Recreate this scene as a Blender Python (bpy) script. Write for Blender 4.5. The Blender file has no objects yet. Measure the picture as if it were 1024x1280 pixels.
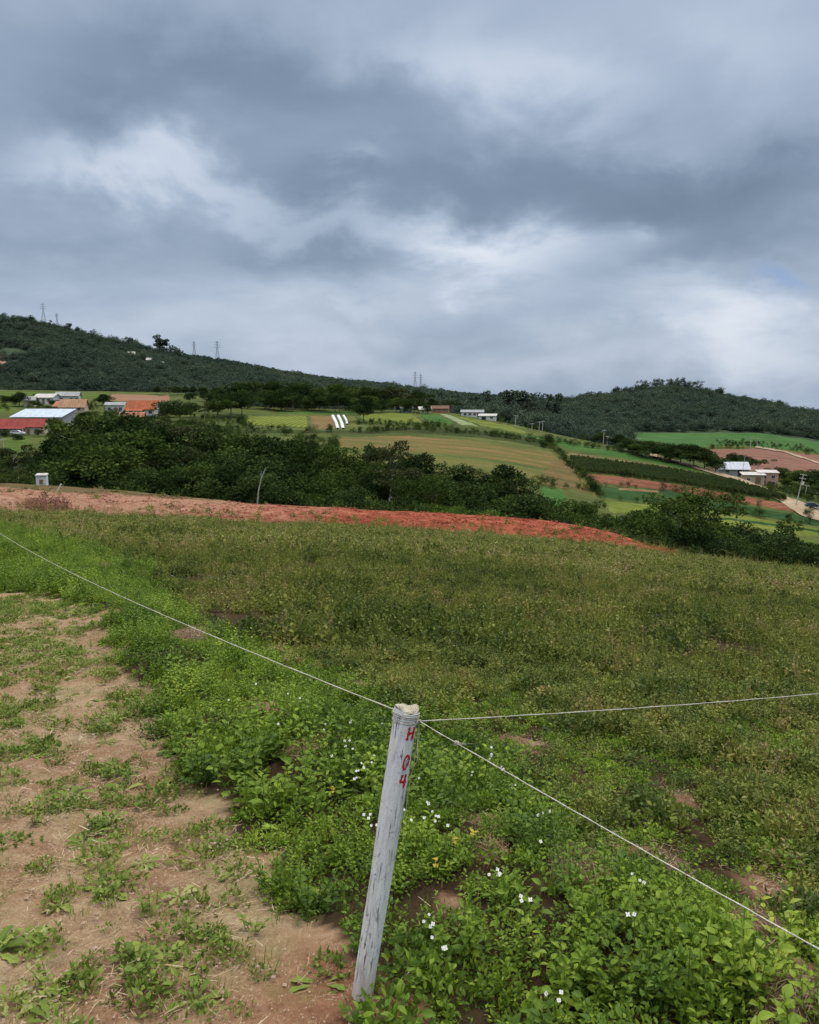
import bpy, math, random
import numpy as np
from mathutils import Vector, Matrix
random.seed(7); rng = np.random.default_rng(7)
S = bpy.context.scene; C = S.collection
F = 1027.0; PITCH = math.radians(7.76); EYE = 1.6
CP, SP = math.cos(PITCH), math.sin(PITCH)

# ------------------------------------------------------------------ noise
def _h(i, j, s):
    n = (i * 374761393 + j * 668265263 + s * 1442695041) & 0x7fffffff
    n = ((n ^ (n >> 13)) * 1274126177) & 0x7fffffff
    return ((n ^ (n >> 16)) & 0xffff) / 65535.0
def vn(x, y, s=0):
    x = np.asarray(x, float); y = np.asarray(y, float)
    i = np.floor(x).astype(np.int64); j = np.floor(y).astype(np.int64)
    fx = x - i; fy = y - j; fx = fx*fx*(3-2*fx); fy = fy*fy*(3-2*fy)
    a = _h(i, j, s); b = _h(i+1, j, s); c = _h(i, j+1, s); d = _h(i+1, j+1, s)
    return (a*(1-fx)+b*fx)*(1-fy) + (c*(1-fx)+d*fx)*fy
def fbm(x, y, s=0, o=4):
    r = 0; a = .5; t = 0
    for k in range(o):
        r = r + a*vn(np.asarray(x)*2**k, np.asarray(y)*2**k, s+k*17); t += a; a *= .5
    return r/t

# ------------------------------------------------------------------ where a viewing direction goes (to place things at chosen distances)
def slope(u, v):
    """direction of the photograph's pixel: (a, m) with x = a*y, z = EYE + m*y"""
    sx = (np.asarray(u, float)-512)/F; s = (640-np.asarray(v, float))/F
    y = CP + s*SP; z = -SP + s*CP
    return sx/y, z/y

# ------------------------------------------------------------------ terrain: rows of (distance, height) across azimuth
UG = np.arange(-1000, 2025, 20.0)
def _sm(c, n=2):
    k = np.array([1, 2, 1])/4.0
    for _ in range(n):
        c = np.convolve(np.pad(c, 1, mode='edge'), k, 'valid')
    return c
def row(depth, vs, sm=3):
    d = np.interp(UG, *zip(*depth)) if isinstance(depth, list) else np.full(UG.shape, float(depth))
    v = _sm(np.interp(UG, *zip(*vs)), sm)
    a, m = slope(UG, v)
    return a, d, EYE + m*d
DC = [(-200, 520), (200, 500), (300, 430), (550, 420), (700, 360), (862, 300), (1000, 240), (1300, 220)]
EDGE = [(-600, 646), (0, 646), (300, 657), (600, 674), (700, 682), (840, 699), (1024, 720), (1500, 780)]
TOPS = [(-600, 598), (0, 603), (150, 612), (300, 628), (500, 639), (650, 647), (720, 655), (760, 664), (840, 690), (1024, 728), (1500, 800)]
CREST = [(-200, 486), (0, 487), (250, 491), (300, 508), (450, 512), (550, 513), (620, 525), (700, 544), (764, 556), (815, 567), (870, 582), (926, 598), (980, 618), (1024, 634), (1200, 680)]
ROWS = [row(50, EDGE), row(72, TOPS, 1),
        row(95, [(u, v+24) for u, v in TOPS]),
        row(140, [(-200, 628), (0, 632), (300, 650), (500, 668), (700, 700), (850, 725), (1024, 760), (1400, 800)]),
        row(190, [(-200, 578), (0, 580), (300, 582), (420, 590), (520, 604), (640, 616), (700, 634), (760, 652), (850, 672), (1024, 700), (1400, 760)]),
        row(DC, CREST, 2),
        row([(u, d+50) for u, d in DC], [(u, v+8) for u, v in CREST]),
        row([(-200, 585), (300, 560), (600, 520), (750, 480), (1300, 470)], [(-300, 495), (200, 498), (300, 514), (560, 518), (640, 532), (720, 552), (800, 572), (890, 588), (1024, 601), (1300, 640)]),
        row(640, [(-300, 492), (0, 493), (300, 499), (520, 508), (620, 521), (700, 532), (800, 540), (950, 539), (1024, 550), (1300, 590)]),
        row(1000, [(-600, 372), (0, 400), (50, 406), (100, 419), (150, 431), (200, 441), (240, 455), (290, 463), (330, 468), (400, 481), (470, 486), (520, 492), (600, 503), (680, 507), (740, 501), (800, 490), (850, 486), (880, 493), (940, 505), (1024, 521), (1300, 560)], 1),
        row(1250, [(-600, 480), (0, 480), (500, 500), (1024, 530), (1300, 560)]),
        row(1900, [(-600, 470), (0, 460), (150, 446), (200, 442), (250, 447), (300, 455), (350, 465), (420, 476), (470, 480), (540, 490), (620, 497), (1024, 520), (1300, 520)], 1),
        row(2600, [(-1000, 512), (800, 512), (900, 524), (2000, 560)]),
        row(9000, [(-1000, 501.5), (740, 502), (880, 518), (1024, 528), (2000, 560)])]
def zrow(k, a):
    A, D, Z = ROWS[k]
    return np.interp(a, A, D), np.interp(a, A, Z)
def zbase(x, y):
    x, y = np.broadcast_arrays(np.asarray(x, float), np.asarray(y, float))
    yy = np.maximum(y, 1.2); a = x/yy
    d0, z0 = zrow(0, a)
    z = np.where(y < 1.2, -0.12*y, 0) + np.where(y >= 1.2, yy*z0/d0, 0)
    for k in range(len(ROWS)-1):
        da, za = zrow(k, a); db, zb = zrow(k+1, a)
        t = (y-da)/(db-da)
        if 3 <= k <= 4: pass
        z = np.where((t > 0) & (t <= 1), za+(zb-za)*np.clip(t, 0, 1), z)
    return z
def _segdist(x, y, P):
    best = np.full(np.broadcast(x, y).shape, 1e9)
    for (x0, y0), (x1, y1) in zip(P[:-1], P[1:]):
        dx, dy = x1-x0, y1-y0; L = dx*dx+dy*dy+1e-12
        t = np.clip(((x-x0)*dx+(y-y0)*dy)/L, 0, 1)
        best = np.minimum(best, np.hypot(x-x0-t*dx, y-y0-t*dy))
    return best
YS = np.concatenate([np.geomspace(1.3, 50, 200), np.geomspace(50.5, 1900, 300)])
def G(u, v, ymin=0, zf=None):
    """where the viewing ray of (u, v) first meets the ground"""
    zf = zf or zground
    u = np.atleast_1d(np.asarray(u, float)); v = np.atleast_1d(np.asarray(v, float))
    if len(u) > 4000: return np.concatenate([G(u[i:i+4000], v[i:i+4000], ymin, zf) for i in range(0, len(u), 4000)])
    a, m = slope(u, v)
    ys = YS[(YS >= ymin) & (YS < (62 if ymin == 0 and v.min() > 700 else 5000))]
    X = a[:, None]*ys[None]; Y = np.broadcast_to(ys, X.shape)
    d = EYE + m[:, None]*Y - zf(X, Y)
    hit = d <= 0
    k = np.where(hit.any(1), hit.argmax(1), len(ys)-1)
    k0 = np.maximum(k-1, 0); r = np.arange(len(u))
    d0, d1 = d[r, k0], d[r, k]
    t = np.where(np.abs(d0-d1) > 1e-9, np.clip(d0/(d0-d1+1e-12), 0, 1), 0)
    y = ys[k0]+(ys[k]-ys[k0])*t
    x = a*y
    return np.stack([x, y, zf(x, y)], 1)
def G1(u, v, ymin=0): return Vector(G(u, v, ymin)[0])
def at(u, v, y):
    a, m = slope(u, v); return Vector((float(a)*y, y, EYE+float(m)*y))
def gz(x, y): return float(zground(np.array([x]), np.array([y]))[0])

BERM = [tuple(p[:2]) for p in G([-80, 60, 150, 260, 400, 500, 620, 760, 950], [668, 705, 765, 850, 950, 1040, 1100, 1170, 1250], zf=zbase)]
PATH = G([-600, 0, 60, 110, 150, 190, 225, 250, 280, 330, 380, 430, 452, 458, 468, 470, -700],
         [738, 742, 745, 765, 830, 880, 950, 1000, 1060, 1100, 1140, 1185, 1235, 1290, 1420, 1600, 1600], zf=zbase)[:, :2]
BRIGHT = G([-500, -200, 0, 100, 180, 215, 300, 400, 480, 560, 640, 700, 790, 900, 1024, 1300, 1300, -500],
           [638, 645, 654, 682, 715, 760, 805, 860, 885, 925, 975, 1060, 1125, 1170, 1210, 1270, 1700, 1700], zf=zbase)[:, :2]
SPOTS = [(u, v, r) for u, v, r in [(630, 930, .14), (725, 1092, .17), (700, 862, .2), (385, 965, .18), (850, 1000, .14), (612, 1062, .14), (235, 800, 0.4), (130, 712, .6), (820, 920, .15),
         (455, 862, .3), (790, 1070, .2), (650, 935, .2), (560, 1155, .07), (960, 1110, .2), (330, 915, .22), (1000, 1268, .2), (940, 1160, .1), (150, 780, .3)]]
SPW = [(*G(u, v, zf=zbase)[0][:2], r) for u, v, r in SPOTS]
def inpoly(x, y, P):
    x, y = np.broadcast_arrays(x, y); c = np.zeros(x.shape, bool); n = len(P); j = n-1
    for i in range(n):
        xi, yi = P[i]; xj, yj = P[j]
        if abs(yj-yi) > 1e-12:
            c ^= ((yi > y) != (yj > y)) & (x < (xj-xi)*(y-yi)/(yj-yi)+xi)
        j = i
    return c
def zones(x, y):
    w = .10+.012*y
    jx = x+(fbm(x*3, y*3, 5)-.5)*4*w; jy = y+(fbm(x*3+50, y*3, 9)-.5)*4*w
    pa = inpoly(jx, jy, PATH); br = inpoly(jx, jy, BRIGHT) & ~pa
    return pa, br
def bare(x, y):
    b = np.zeros(np.broadcast(x, y).shape)
    for sx, sy, r in SPW:
        b = np.maximum(b, 1-np.hypot(x-sx, (y-sy)*.8)/r)
    return b
def zground(x, y):
    z = zbase(x, y)
    d = _segdist(x, y, BERM)
    n = fbm(x*.9+3, y*.9, 21)
    near = np.clip((60-y)/15, 0, 1)
    z = z + (.15*np.exp(-(d/.55)**2)*(.5+n) + (fbm(x*.35, y*.35, 31)-.5)*.16*np.clip(y/6, 0, 1))*near
    # churned soil lumps on the bare strip and its edge
    st = np.exp(-((y-61)/10)**4)
    z = z + st*((fbm(x*.5, y*.35, 77, 5)-.5)*.8+(fbm(x*2, y*1.2, 78, 3)-.5)*.25)
    return z

# ------------------------------------------------------------------ object helpers
def tag(o, label=None, cat=None, group=None, kind=None):
    if label: o['label'] = label
    if cat: o['category'] = cat
    if group: o['group'] = group
    if kind: o['kind'] = kind
    return o
def empty(name, loc, rz=0, label=None, cat=None, group=None):
    o = bpy.data.objects.new(name, None); C.objects.link(o)
    o.location = loc; o.rotation_euler = (0, 0, rz); o.empty_display_size = .1
    return tag(o, label, cat, group)
def link(name, me, parent=None, loc=None):
    o = bpy.data.objects.new(name, me); C.objects.link(o)
    if parent: o.parent = parent
    if loc is not None: o.location = loc
    return o
class MB:
    def __init__(s): s.v = []; s.f = []; s.t = []; s.n = 0
    def add(s, V, Fs, tint=0.5):
        V = np.asarray(V, float).reshape(-1, 3)
        s.v.append(V); s.f += [tuple(int(i)+s.n for i in f) for f in Fs]
        s.t.append(np.broadcast_to(np.asarray(tint, float), (len(V),))); s.n += len(V); return s
    def box(s, c, d, rz=0, tint=.5, top=1.0):
        x, y, z = [q/2 for q in d]; P = []
        for dz, k in ((-z, 1), (z, top)):
            for dx, dy in ((-x, -y), (x, -y), (x, y), (-x, y)):
                P.append((dx*k, dy*k, dz))
        P = np.array(P); cr, sr = math.cos(rz), math.sin(rz)
        P = np.stack([P[:, 0]*cr-P[:, 1]*sr, P[:, 0]*sr+P[:, 1]*cr, P[:, 2]], 1)+np.array(c)
        return s.add(P, [(0, 3, 2, 1), (4, 5, 6, 7), (0, 1, 5, 4), (1, 2, 6, 5), (2, 3, 7, 6), (3, 0, 4, 7)], tint)
    def tube(s, P, R, n=8, tint=.5, cap=True):
        P = np.asarray(P, float); m = len(P); R = np.broadcast_to(np.asarray(R, float), (m,))
        T = np.gradient(P, axis=0); T /= np.linalg.norm(T, axis=1)[:, None]+1e-12
        ref = np.array([0, 0, 1.]) if abs(T[0][2]) < .9 else np.array([1., 0, 0])
        A = np.cross(T, ref); A /= np.linalg.norm(A, axis=1)[:, None]+1e-12; B = np.cross(T, A)
        th = np.arange(n)*2*math.pi/n
        V = P[:, None]+R[:, None, None]*(A[:, None]*np.cos(th)[None, :, None]+B[:, None]*np.sin(th)[None, :, None])
        Fs = [(i*n+j, i*n+(j+1) % n, (i+1)*n+(j+1) % n, (i+1)*n+j) for i in range(m-1) for j in range(n)]
        if cap: Fs += [tuple(range(n)), tuple((m-1)*n+j for j in range(n))[::-1]]
        return s.add(V.reshape(-1, 3), Fs, tint)
    def raw(s, V, Q, tint):
        s.v.append(V); s.f += (Q+s.n).tolist(); s.t.append(tint); s.n += len(V); return s
    def mesh(s, name, mat, smooth=False):
        me = bpy.data.meshes.new(name)
        me.from_pydata(np.concatenate(s.v).tolist(), [], s.f)
        at_ = me.attributes.new('tint', 'FLOAT', 'POINT'); at_.data.foreach_set('value', np.concatenate(s.t).astype(np.float32))
        if mat: me.materials.append(mat)
        if smooth: me.polygons.foreach_set('use_smooth', [True]*len(me.polygons))
        me.update(); return me
    def obj(s, name, mat, parent=None, loc=None, smooth=False):
        return link(name, s.mesh(name, mat, smooth), parent, loc)
def nrm(v): return v/(np.linalg.norm(v, axis=-1, keepdims=True)+1e-9)
def leaves(mb, B, Dr, Nn, L, W, k=2, droop=.25, fold=.15, tint=.5, prof=None):
    """many leaves at once: base points, growth directions, face normals, lengths, widths"""
    n = len(B); Dr = nrm(Dr); Sd = nrm(np.cross(Dr, Nn)); Nn = nrm(np.cross(Sd, Dr))
    L = np.broadcast_to(L, (n,))[:, None]; W = np.broadcast_to(W, (n,))[:, None]; tint = np.broadcast_to(tint, (n,))
    if k == 1:
        V = np.stack([B, B+Dr*L*.5-Sd*W*.5+Nn*W*fold, B+Dr*L-Nn*L*droop, B+Dr*L*.5+Sd*W*.5+Nn*W*fold], 1)
        return mb.raw(V.reshape(-1, 3), (np.arange(n)[:, None]*4+np.arange(4)[None]), np.repeat(tint, 4))
    prof = prof or {2: [.12, 1, .1], 3: [.1, .85, .9, .05], 4: [.1, .75, 1, .65, .04], 6: [.12, .35, .25, .75, .55, 1, .05]}[k]
    V = []
    for i in range(k+1):
        t = i/k; c = B+Dr*L*t-Nn*droop*L*t*t; w = W*.5*prof[i]
        V += [c-Sd*w+Nn*w*fold*2, c, c+Sd*w+Nn*w*fold*2]
    V = np.stack(V, 1); m = 3*(k+1); q = []
    for i in range(k):
        a = i*3; q += [(a, a+1, a+4, a+3), (a+1, a+2, a+5, a+4)]
    q = np.array(q)
    return mb.raw(V.reshape(-1, 3), (np.arange(n)[:, None, None]*m+q[None]).reshape(-1, 4), np.repeat(tint, m))

# ------------------------------------------------------------------ materials
def nodes(m):
    m.use_nodes = True; nt = m.node_tree; nt.nodes.clear(); return nt
class NB:
    def __init__(s, nt): s.nt = nt
    def n(s, t, **k):
        o = s.nt.nodes.new(t)
        for a, b in k.items():
            if a.startswith('i_'):
                key = a[2:]; key = int(key) if key.isdigit() else key.replace('_', ' ')
                s.set(o.inputs[key], b)
            else: setattr(o, a, b)
        return o
    def set(s, sock, val):
        if isinstance(val, bpy.types.NodeSocket): s.nt.links.new(val, sock)
        elif isinstance(val, bpy.types.Node): s.nt.links.new(val.outputs[0], sock)
        else:
            if isinstance(val, tuple) and len(val) == 3 and sock.type == 'RGBA': val = (*val, 1)
            sock.default_value = val
    def m(s, op, a, b=0.0, c=None, clamp=False):
        o = s.nt.nodes.new('ShaderNodeMath'); o.operation = op; o.use_clamp = clamp
        s.set(o.inputs[0], a); s.set(o.inputs[1], b)
        if c is not None: s.set(o.inputs[2], c)
        return o.outputs[0]
    def mix(s, f, a, b):
        o = s.nt.nodes.new('ShaderNodeMix'); o.data_type = 'RGBA'
        s.set(o.inputs[0], f); s.set(o.inputs[6], a); s.set(o.inputs[7], b); return o.outputs[2]
    def ramp(s, f, stops, ip='LINEAR'):
        o = s.nt.nodes.new('ShaderNodeValToRGB'); s.set(o.inputs[0], f); cr = o.color_ramp; cr.interpolation = ip
        while len(cr.elements) < len(stops): cr.elements.new(.5)
        for e, (p, c) in zip(cr.elements, stops):
            e.position = p; e.color = (*c, 1) if len(c) == 3 else c
        return o.outputs[0]
    def noise(s, vec, scale, detail=3, rough=.5, dist=0):
        o = s.nt.nodes.new('ShaderNodeTexNoise'); s.set(o.inputs['Vector'], vec)
        o.inputs['Scale'].default_value = scale; o.inputs['Detail'].default_value = detail
        o.inputs['Roughness'].default_value = rough; o.inputs['Distortion'].default_value = dist
        return o.outputs[0]
    def geo(s): return s.nt.nodes.new('ShaderNodeNewGeometry').outputs['Position']
    def coord(s): return s.nt.nodes.new('ShaderNodeTexCoord').outputs['Object']
    def map(s, vec, scale=(1, 1, 1), rot=(0, 0, 0), loc=(0, 0, 0)):
        o = s.nt.nodes.new('ShaderNodeMapping'); s.set(o.inputs[0], vec)
        o.inputs['Scale'].default_value = scale; o.inputs['Rotation'].default_value = rot; o.inputs['Location'].default_value = loc
        return o.outputs[0]
    def bump(s, h, st=.5, d=.02):
        o = s.nt.nodes.new('ShaderNodeBump'); s.set(o.inputs['Height'], h); o.inputs['Strength'].default_value = st; o.inputs['Distance'].default_value = d
        return o.outputs[0]
    def out(s, sh): s.nt.links.new(sh if isinstance(sh, bpy.types.NodeSocket) else sh.outputs[0], s.nt.nodes.new('ShaderNodeOutputMaterial').inputs[0])
    def pbr(s, col, rough=.8, bump=None, spec=.3, metal=0):
        o = s.nt.nodes.new('ShaderNodeBsdfPrincipled'); s.set(o.inputs['Base Color'], col); s.set(o.inputs['Roughness'], rough)
        s.set(o.inputs['Metallic'], metal)
        o.inputs['Specular IOR Level'].default_value = spec
        if bump is not None: s.set(o.inputs['Normal'], bump)
        return o.outputs[0]
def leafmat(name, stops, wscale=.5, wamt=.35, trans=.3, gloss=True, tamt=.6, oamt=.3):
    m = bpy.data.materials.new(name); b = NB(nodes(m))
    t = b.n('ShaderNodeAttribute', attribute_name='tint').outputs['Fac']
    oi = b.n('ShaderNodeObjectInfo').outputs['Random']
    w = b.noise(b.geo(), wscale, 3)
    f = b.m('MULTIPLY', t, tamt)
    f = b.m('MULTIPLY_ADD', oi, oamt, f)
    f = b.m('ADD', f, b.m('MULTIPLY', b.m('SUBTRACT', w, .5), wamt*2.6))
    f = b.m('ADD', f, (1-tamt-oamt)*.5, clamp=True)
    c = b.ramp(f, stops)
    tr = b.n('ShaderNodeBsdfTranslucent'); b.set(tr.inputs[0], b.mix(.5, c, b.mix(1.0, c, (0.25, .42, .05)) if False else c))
    if gloss: d = b.pbr(c, .55, spec=.25)
    else: d = b.n('ShaderNodeBsdfDiffuse', i_0=c).outputs[0]
    mx = b.n('ShaderNodeMixShader', i_0=trans); b.set(mx.inputs[1], d); b.set(mx.inputs[2], tr); b.out(mx); return m
def simplemat(name, col, rough=.8, var=.25, scale=3., metal=0, spec=.3, bumpd=0):
    m = bpy.data.materials.new(name); b = NB(nodes(m))
    co = b.coord(); n = b.noise(co, scale, 4, .6)
    lo = tuple(c*(1-var) for c in col); hi = tuple(min(1, c*(1+var)) for c in col)
    c = b.ramp(n, [(.3, lo), (.7, hi)])
    b.out(b.pbr(c, rough, b.bump(n, .4, bumpd) if bumpd else None, spec, metal)); return m
# ------------------------------------------------------------------ ground materials
def mat_near():
    m = bpy.data.materials.new('trodden_soil'); b = NB(nodes(m)); g = b.geo()
    pa = b.n('ShaderNodeAttribute', attribute_name='path').outputs['Fac']
    n1 = b.noise(g, 1.3, 5, .6); n2 = b.noise(g, 9, 5, .65); n3 = b.noise(g, 70, 4, .7); n4 = b.noise(g, 260, 2, .5)
    f = b.m('ADD', b.m('MULTIPLY', n1, .45), b.m('ADD', b.m('MULTIPLY', n2, .35), b.m('MULTIPLY', n3, .30)))
    soil = b.ramp(f, [(.38, (.14, .074, .038)), (.48, (.28, .163, .092)), (.60, (.405, .28, .168)), (.72, (.52, .41, .275))])
    red = b.attr_red = b.n('ShaderNodeAttribute', attribute_name='red').outputs['Fac']
    soil = b.mix(red, soil, b.ramp(f, [(.4, (.10, .03, .018)), (.65, (.34, .12, .065))]))
    straw = b.ramp(b.noise(b.map(g, (140, 30, 60), (0, 0, .6)), 1, 3, .6), [(.60, (0, 0, 0)), (.66, (1, 1, 1))])
    soil = b.mix(b.m('MULTIPLY', straw, .55), soil, (.62, .50, .32))
    moss = b.ramp(b.noise(g, 2.1, 5, .7), [(.50, (0, 0, 0)), (.64, (1, 1, 1))])
    soil = b.mix(b.m('MULTIPLY', moss, .36), soil, (.17, .19, .055))
    dark = b.ramp(f, [(.35, (.020, .013, .008)), (.6, (.065, .042, .022))])  # shade between the weeds painted into the soil colour, so gaps read dark
    ba = b.n('ShaderNodeAttribute', attribute_name='bare').outputs['Fac']
    bs = b.ramp(f, [(.38, (.08, .035, .02)), (.5, (.19, .10, .06)), (.65, (.33, .21, .13))])
    dark = b.mix(ba, dark, bs)
    col = b.mix(pa, dark, soil)
    h = b.m('ADD', b.m('MULTIPLY', n2, 1.0), b.m('ADD', b.m('MULTIPLY', n3, .5), b.m('MULTIPLY', n4, .18)))
    b.out(b.pbr(col, .95, b.bump(h, .9, .035), spec=.1)); return m
def mat_noise(name, stops, s1, s2, k=.5, bd=.1, stretch=None):
    m = bpy.data.materials.new(name); b = NB(nodes(m)); g = b.geo()
    if stretch: g = b.map(g, stretch[:3], (0, 0, stretch[3]))
    n1 = b.noise(g, s1, 5, .6); n2 = b.noise(g, s2, 4, .7)
    f = b.m('ADD', b.m('MULTIPLY', n1, k), b.m('MULTIPLY', n2, 1-k))
    b.out(b.pbr(b.ramp(f, stops), .95, b.bump(n2, .6, bd), spec=.05)); return m
def grid_obj(name, X, Y, Z, mat, attrs=None, kind='structure'):
    ny, nx = X.shape; V = np.stack([X, Y, Z], -1).reshape(-1, 3)
    i = np.arange(nx*ny).reshape(ny, nx)
    Q = np.stack([i[:-1, :-1], i[:-1, 1:], i[1:, 1:], i[1:, :-1]], -1).reshape(-1, 4)
    me = bpy.data.meshes.new(name)
    me.vertices.add(len(V)); me.vertices.foreach_set('co', V.astype(np.float32).ravel())
    me.loops.add(Q.size); me.loops.foreach_set('vertex_index', Q.astype(np.int32).ravel())
    me.polygons.add(len(Q)); me.polygons.foreach_set('loop_start', np.arange(0, Q.size, 4, dtype=np.int32))
    me.polygons.foreach_set('use_smooth', np.ones(len(Q), bool))
    for k, a in (attrs or {}).items():
        A = me.attributes.new(k, 'FLOAT', 'POINT'); A.data.foreach_set('value', a.astype(np.float32).ravel())
    me.update(calc_edges=True); me.validate()
    me.materials.append(mat); o = link(name, me)
    if kind: o['kind'] = kind
    return o
xs = np.arange(-14, 12.01, .045); ys = np.concatenate([np.arange(-3, 1.2, .12), np.arange(1.2, 9, .036), np.arange(9, 16.3, .08)])
X, Y = np.meshgrid(xs, ys); Z = zground(X, Y)
pa, br = zones(X, Y); ba = np.clip(bare(X, Y)*2.2+(fbm(X*5, Y*5, 3)-.5)*1.2, 0, 1)*(bare(X, Y) > 0)
POSTX = G(452, 1250)[0]
red = np.clip(1.25-np.hypot((X-POSTX[0]-.0)/.45, (Y-POSTX[1]+.02)/.42), 0, 1)*.6
Z = Z+(fbm(X*4, Y*4, 11, 5)-.5)*.08+ba*.012
grid_obj('dirt_ground', X, Y, Z, mat_near(), {'path': pa*1.0, 'bare': ba, 'red': red})

def piece(name, y0, y1, n, mat, am=1.5, na=420, log=True):
    a = np.linspace(-am, am, na); y = np.geomspace(y0, y1, n) if log else np.linspace(y0, y1, n)
    A, Y = np.meshgrid(a, y); X = A*Y
    return grid_obj(name, X, Y, zground(X, Y), mat)
M_dark = mat_noise('shaded_field_soil', [(.35, (.03, .022, .012)), (.6, (.075, .06, .025))], .4, 3)  # soil colour darkened to stand for shade under the field plants
def mat_strip():
    m = bpy.data.materials.new('red_earth'); b = NB(nodes(m)); g = b.geo()
    n1 = b.noise(b.map(g, (1, 1.6, 1)), .5, 6, .7); n2 = b.noise(b.map(g, (1, 1.8, 1), (0, 0, .1)), 3.0, 6, .8)
    f = b.m('ADD', b.m('MULTIPLY', n1, .45), b.m('MULTIPLY', n2, .55))
    red = b.ramp(f, [(.36, (.10, .028, .020)), (.45, (.27, .075, .045)), (.54, (.46, .128, .070)), (.64, (.56, .24, .15))])
    pea = b.ramp(f, [(.36, (.20, .085, .05)), (.46, (.40, .20, .13)), (.62, (.58, .36, .25))])
    x = b.n('ShaderNodeSeparateXYZ', i_0=g).outputs[0]; k = b.m('ADD', b.m('MULTIPLY', b.m('ADD', x, 4.0), -.07), b.m('MULTIPLY', b.m('SUBTRACT', n1, .5), 1.6), clamp=True)
    sy = b.n('ShaderNodeSeparateXYZ', i_0=g).outputs[1]; ve = b.m('MULTIPLY', b.m('MULTIPLY', b.m('ADD', b.m('SUBTRACT', sy, 66.5), b.m('MULTIPLY', b.m('SUBTRACT', n1, .5), 14)), .8, clamp=True), b.m('MULTIPLY', b.m('ADD', x, 14), -.15, clamp=True))
    col = b.mix(b.m('MULTIPLY', ve, .9), b.mix(k, red, pea), b.ramp(n2, [(.35, (.07, .07, .02)), (.6, (.19, .15, .07))]))
    b.out(b.pbr(col, .95, b.bump(f, .9, .5), spec=.05)); return m
M_strip = mat_strip()
M_valley = mat_noise('valley_grass', [(.35, (.015, .025, .010)), (.6, (.035, .055, .016))], .05, .5)
M_farm = mat_noise('farm_grass', [(.32, (.035, .052, .018)), (.46, (.065, .088, .025)), (.58, (.11, .125, .038)), (.70, (.17, .145, .065))], .02, .18, .6, .3, (1, 2.2, 1, -.2))
M_hill = mat_noise('hill_ground', [(.35, (.03, .05, .032)), (.6, (.055, .08, .045))], .01, .08)
M_farhill = mat_noise('hazed_far_hill_ground', [(.35, (.055, .085, .075)), (.6, (.075, .11, .09))], .01, .06)  # bluish aerial haze mixed into the ground colour
piece('crop_field', 16.2, 50.2, 120, M_dark, 1.5, 500)
piece('bare_soil_strip', 50.1, 76, 120, M_strip, 1.5, 900, False)
piece('valley_floor', 75.8, 188, 60, M_valley, 1.5, 300)
piece('farmland_slope', 187.6, 600, 160, M_farm, 1.6, 500)
piece('wooded_hills', 598, 1300, 110, M_hill, 1.6, 400)
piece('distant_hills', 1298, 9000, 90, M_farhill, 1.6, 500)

# ------------------------------------------------------------------ scatter (ground cover only)
def scatter(name, label, variants, P, rz, sc, cat='ground cover', tilt=.12, sz=None, stuff=True):
    n = len(P)
    coll = bpy.data.collections.new(name+'_kinds')
    for i, me in enumerate(variants):
        o = bpy.data.objects.new('%s_kind_%02d' % (name, i), me); coll.objects.link(o)
    me = bpy.data.meshes.new(name); me.vertices.add(n); me.vertices.foreach_set('co', np.asarray(P, np.float32).ravel())
    rot = np.stack([rng.normal(0, tilt, n), rng.normal(0, tilt, n), rz], 1)
    sc = np.broadcast_to(sc, (n,)); s3 = np.stack([sc, sc, sc*(sz if sz is not None else 1)], 1)
    a = me.attributes.new('rot', 'FLOAT_VECTOR', 'POINT'); a.data.foreach_set('vector', rot.astype(np.float32).ravel())
    a = me.attributes.new('scl', 'FLOAT_VECTOR', 'POINT'); a.data.foreach_set('vector', s3.astype(np.float32).ravel())
    a = me.attributes.new('kindi', 'INT', 'POINT'); a.data.foreach_set('value', rng.integers(0, len(variants), n).astype(np.int32))
    me.materials.append(variants[0].materials[0])
    o = link(name, me); tag(o, label, cat, kind='stuff')
    ng = bpy.data.node_groups.new(name, 'GeometryNodeTree')
    ng.interface.new_socket('Geometry', in_out='INPUT', socket_type='NodeSocketGeometry')
    ng.interface.new_socket('Geometry', in_out='OUTPUT', socket_type='NodeSocketGeometry')
    b = NB(ng)
    gi = b.n('NodeGroupInput'); go = b.n('NodeGroupOutput'); ip = b.n('GeometryNodeInstanceOnPoints')
    ci = b.n('GeometryNodeCollectionInfo'); ci.inputs['Collection'].default_value = coll
    ci.inputs['Separate Children'].default_value = True; ci.inputs['Reset Children'].default_value = True
    def na(nm, t):
        x = b.n('GeometryNodeInputNamedAttribute', data_type=t); x.inputs[0].default_value = nm
        return [q for q in x.outputs if q.enabled][0]
    e2r = b.n('FunctionNodeEulerToRotation')
    L = ng.links.new
    L(gi.outputs[0], ip.inputs['Points']); L(ci.outputs[0], ip.inputs['Instance']); ip.inputs['Pick Instance'].default_value = True
    L(na('kindi', 'INT'), ip.inputs['Instance Index']); L(na('rot', 'FLOAT_VECTOR'), e2r.inputs[0]); L(e2r.outputs[0], ip.inputs['Rotation'])
    L(na('scl', 'FLOAT_VECTOR'), ip.inputs['Scale']); L(ip.outputs[0], go.inputs[0])
    md = o.modifiers.new('scatter', 'NODES'); md.node_group = ng
    return o
def wedge(n, y0, y1, am=.72, px=0):
    y = np.sqrt(rng.uniform(y0*y0, y1*y1, n)); a = rng.uniform(-am, am, n)
    return a*y, y
def put(x, y, dz=0): return np.stack([x, y, zground(x, y)+dz], 1)

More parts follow.
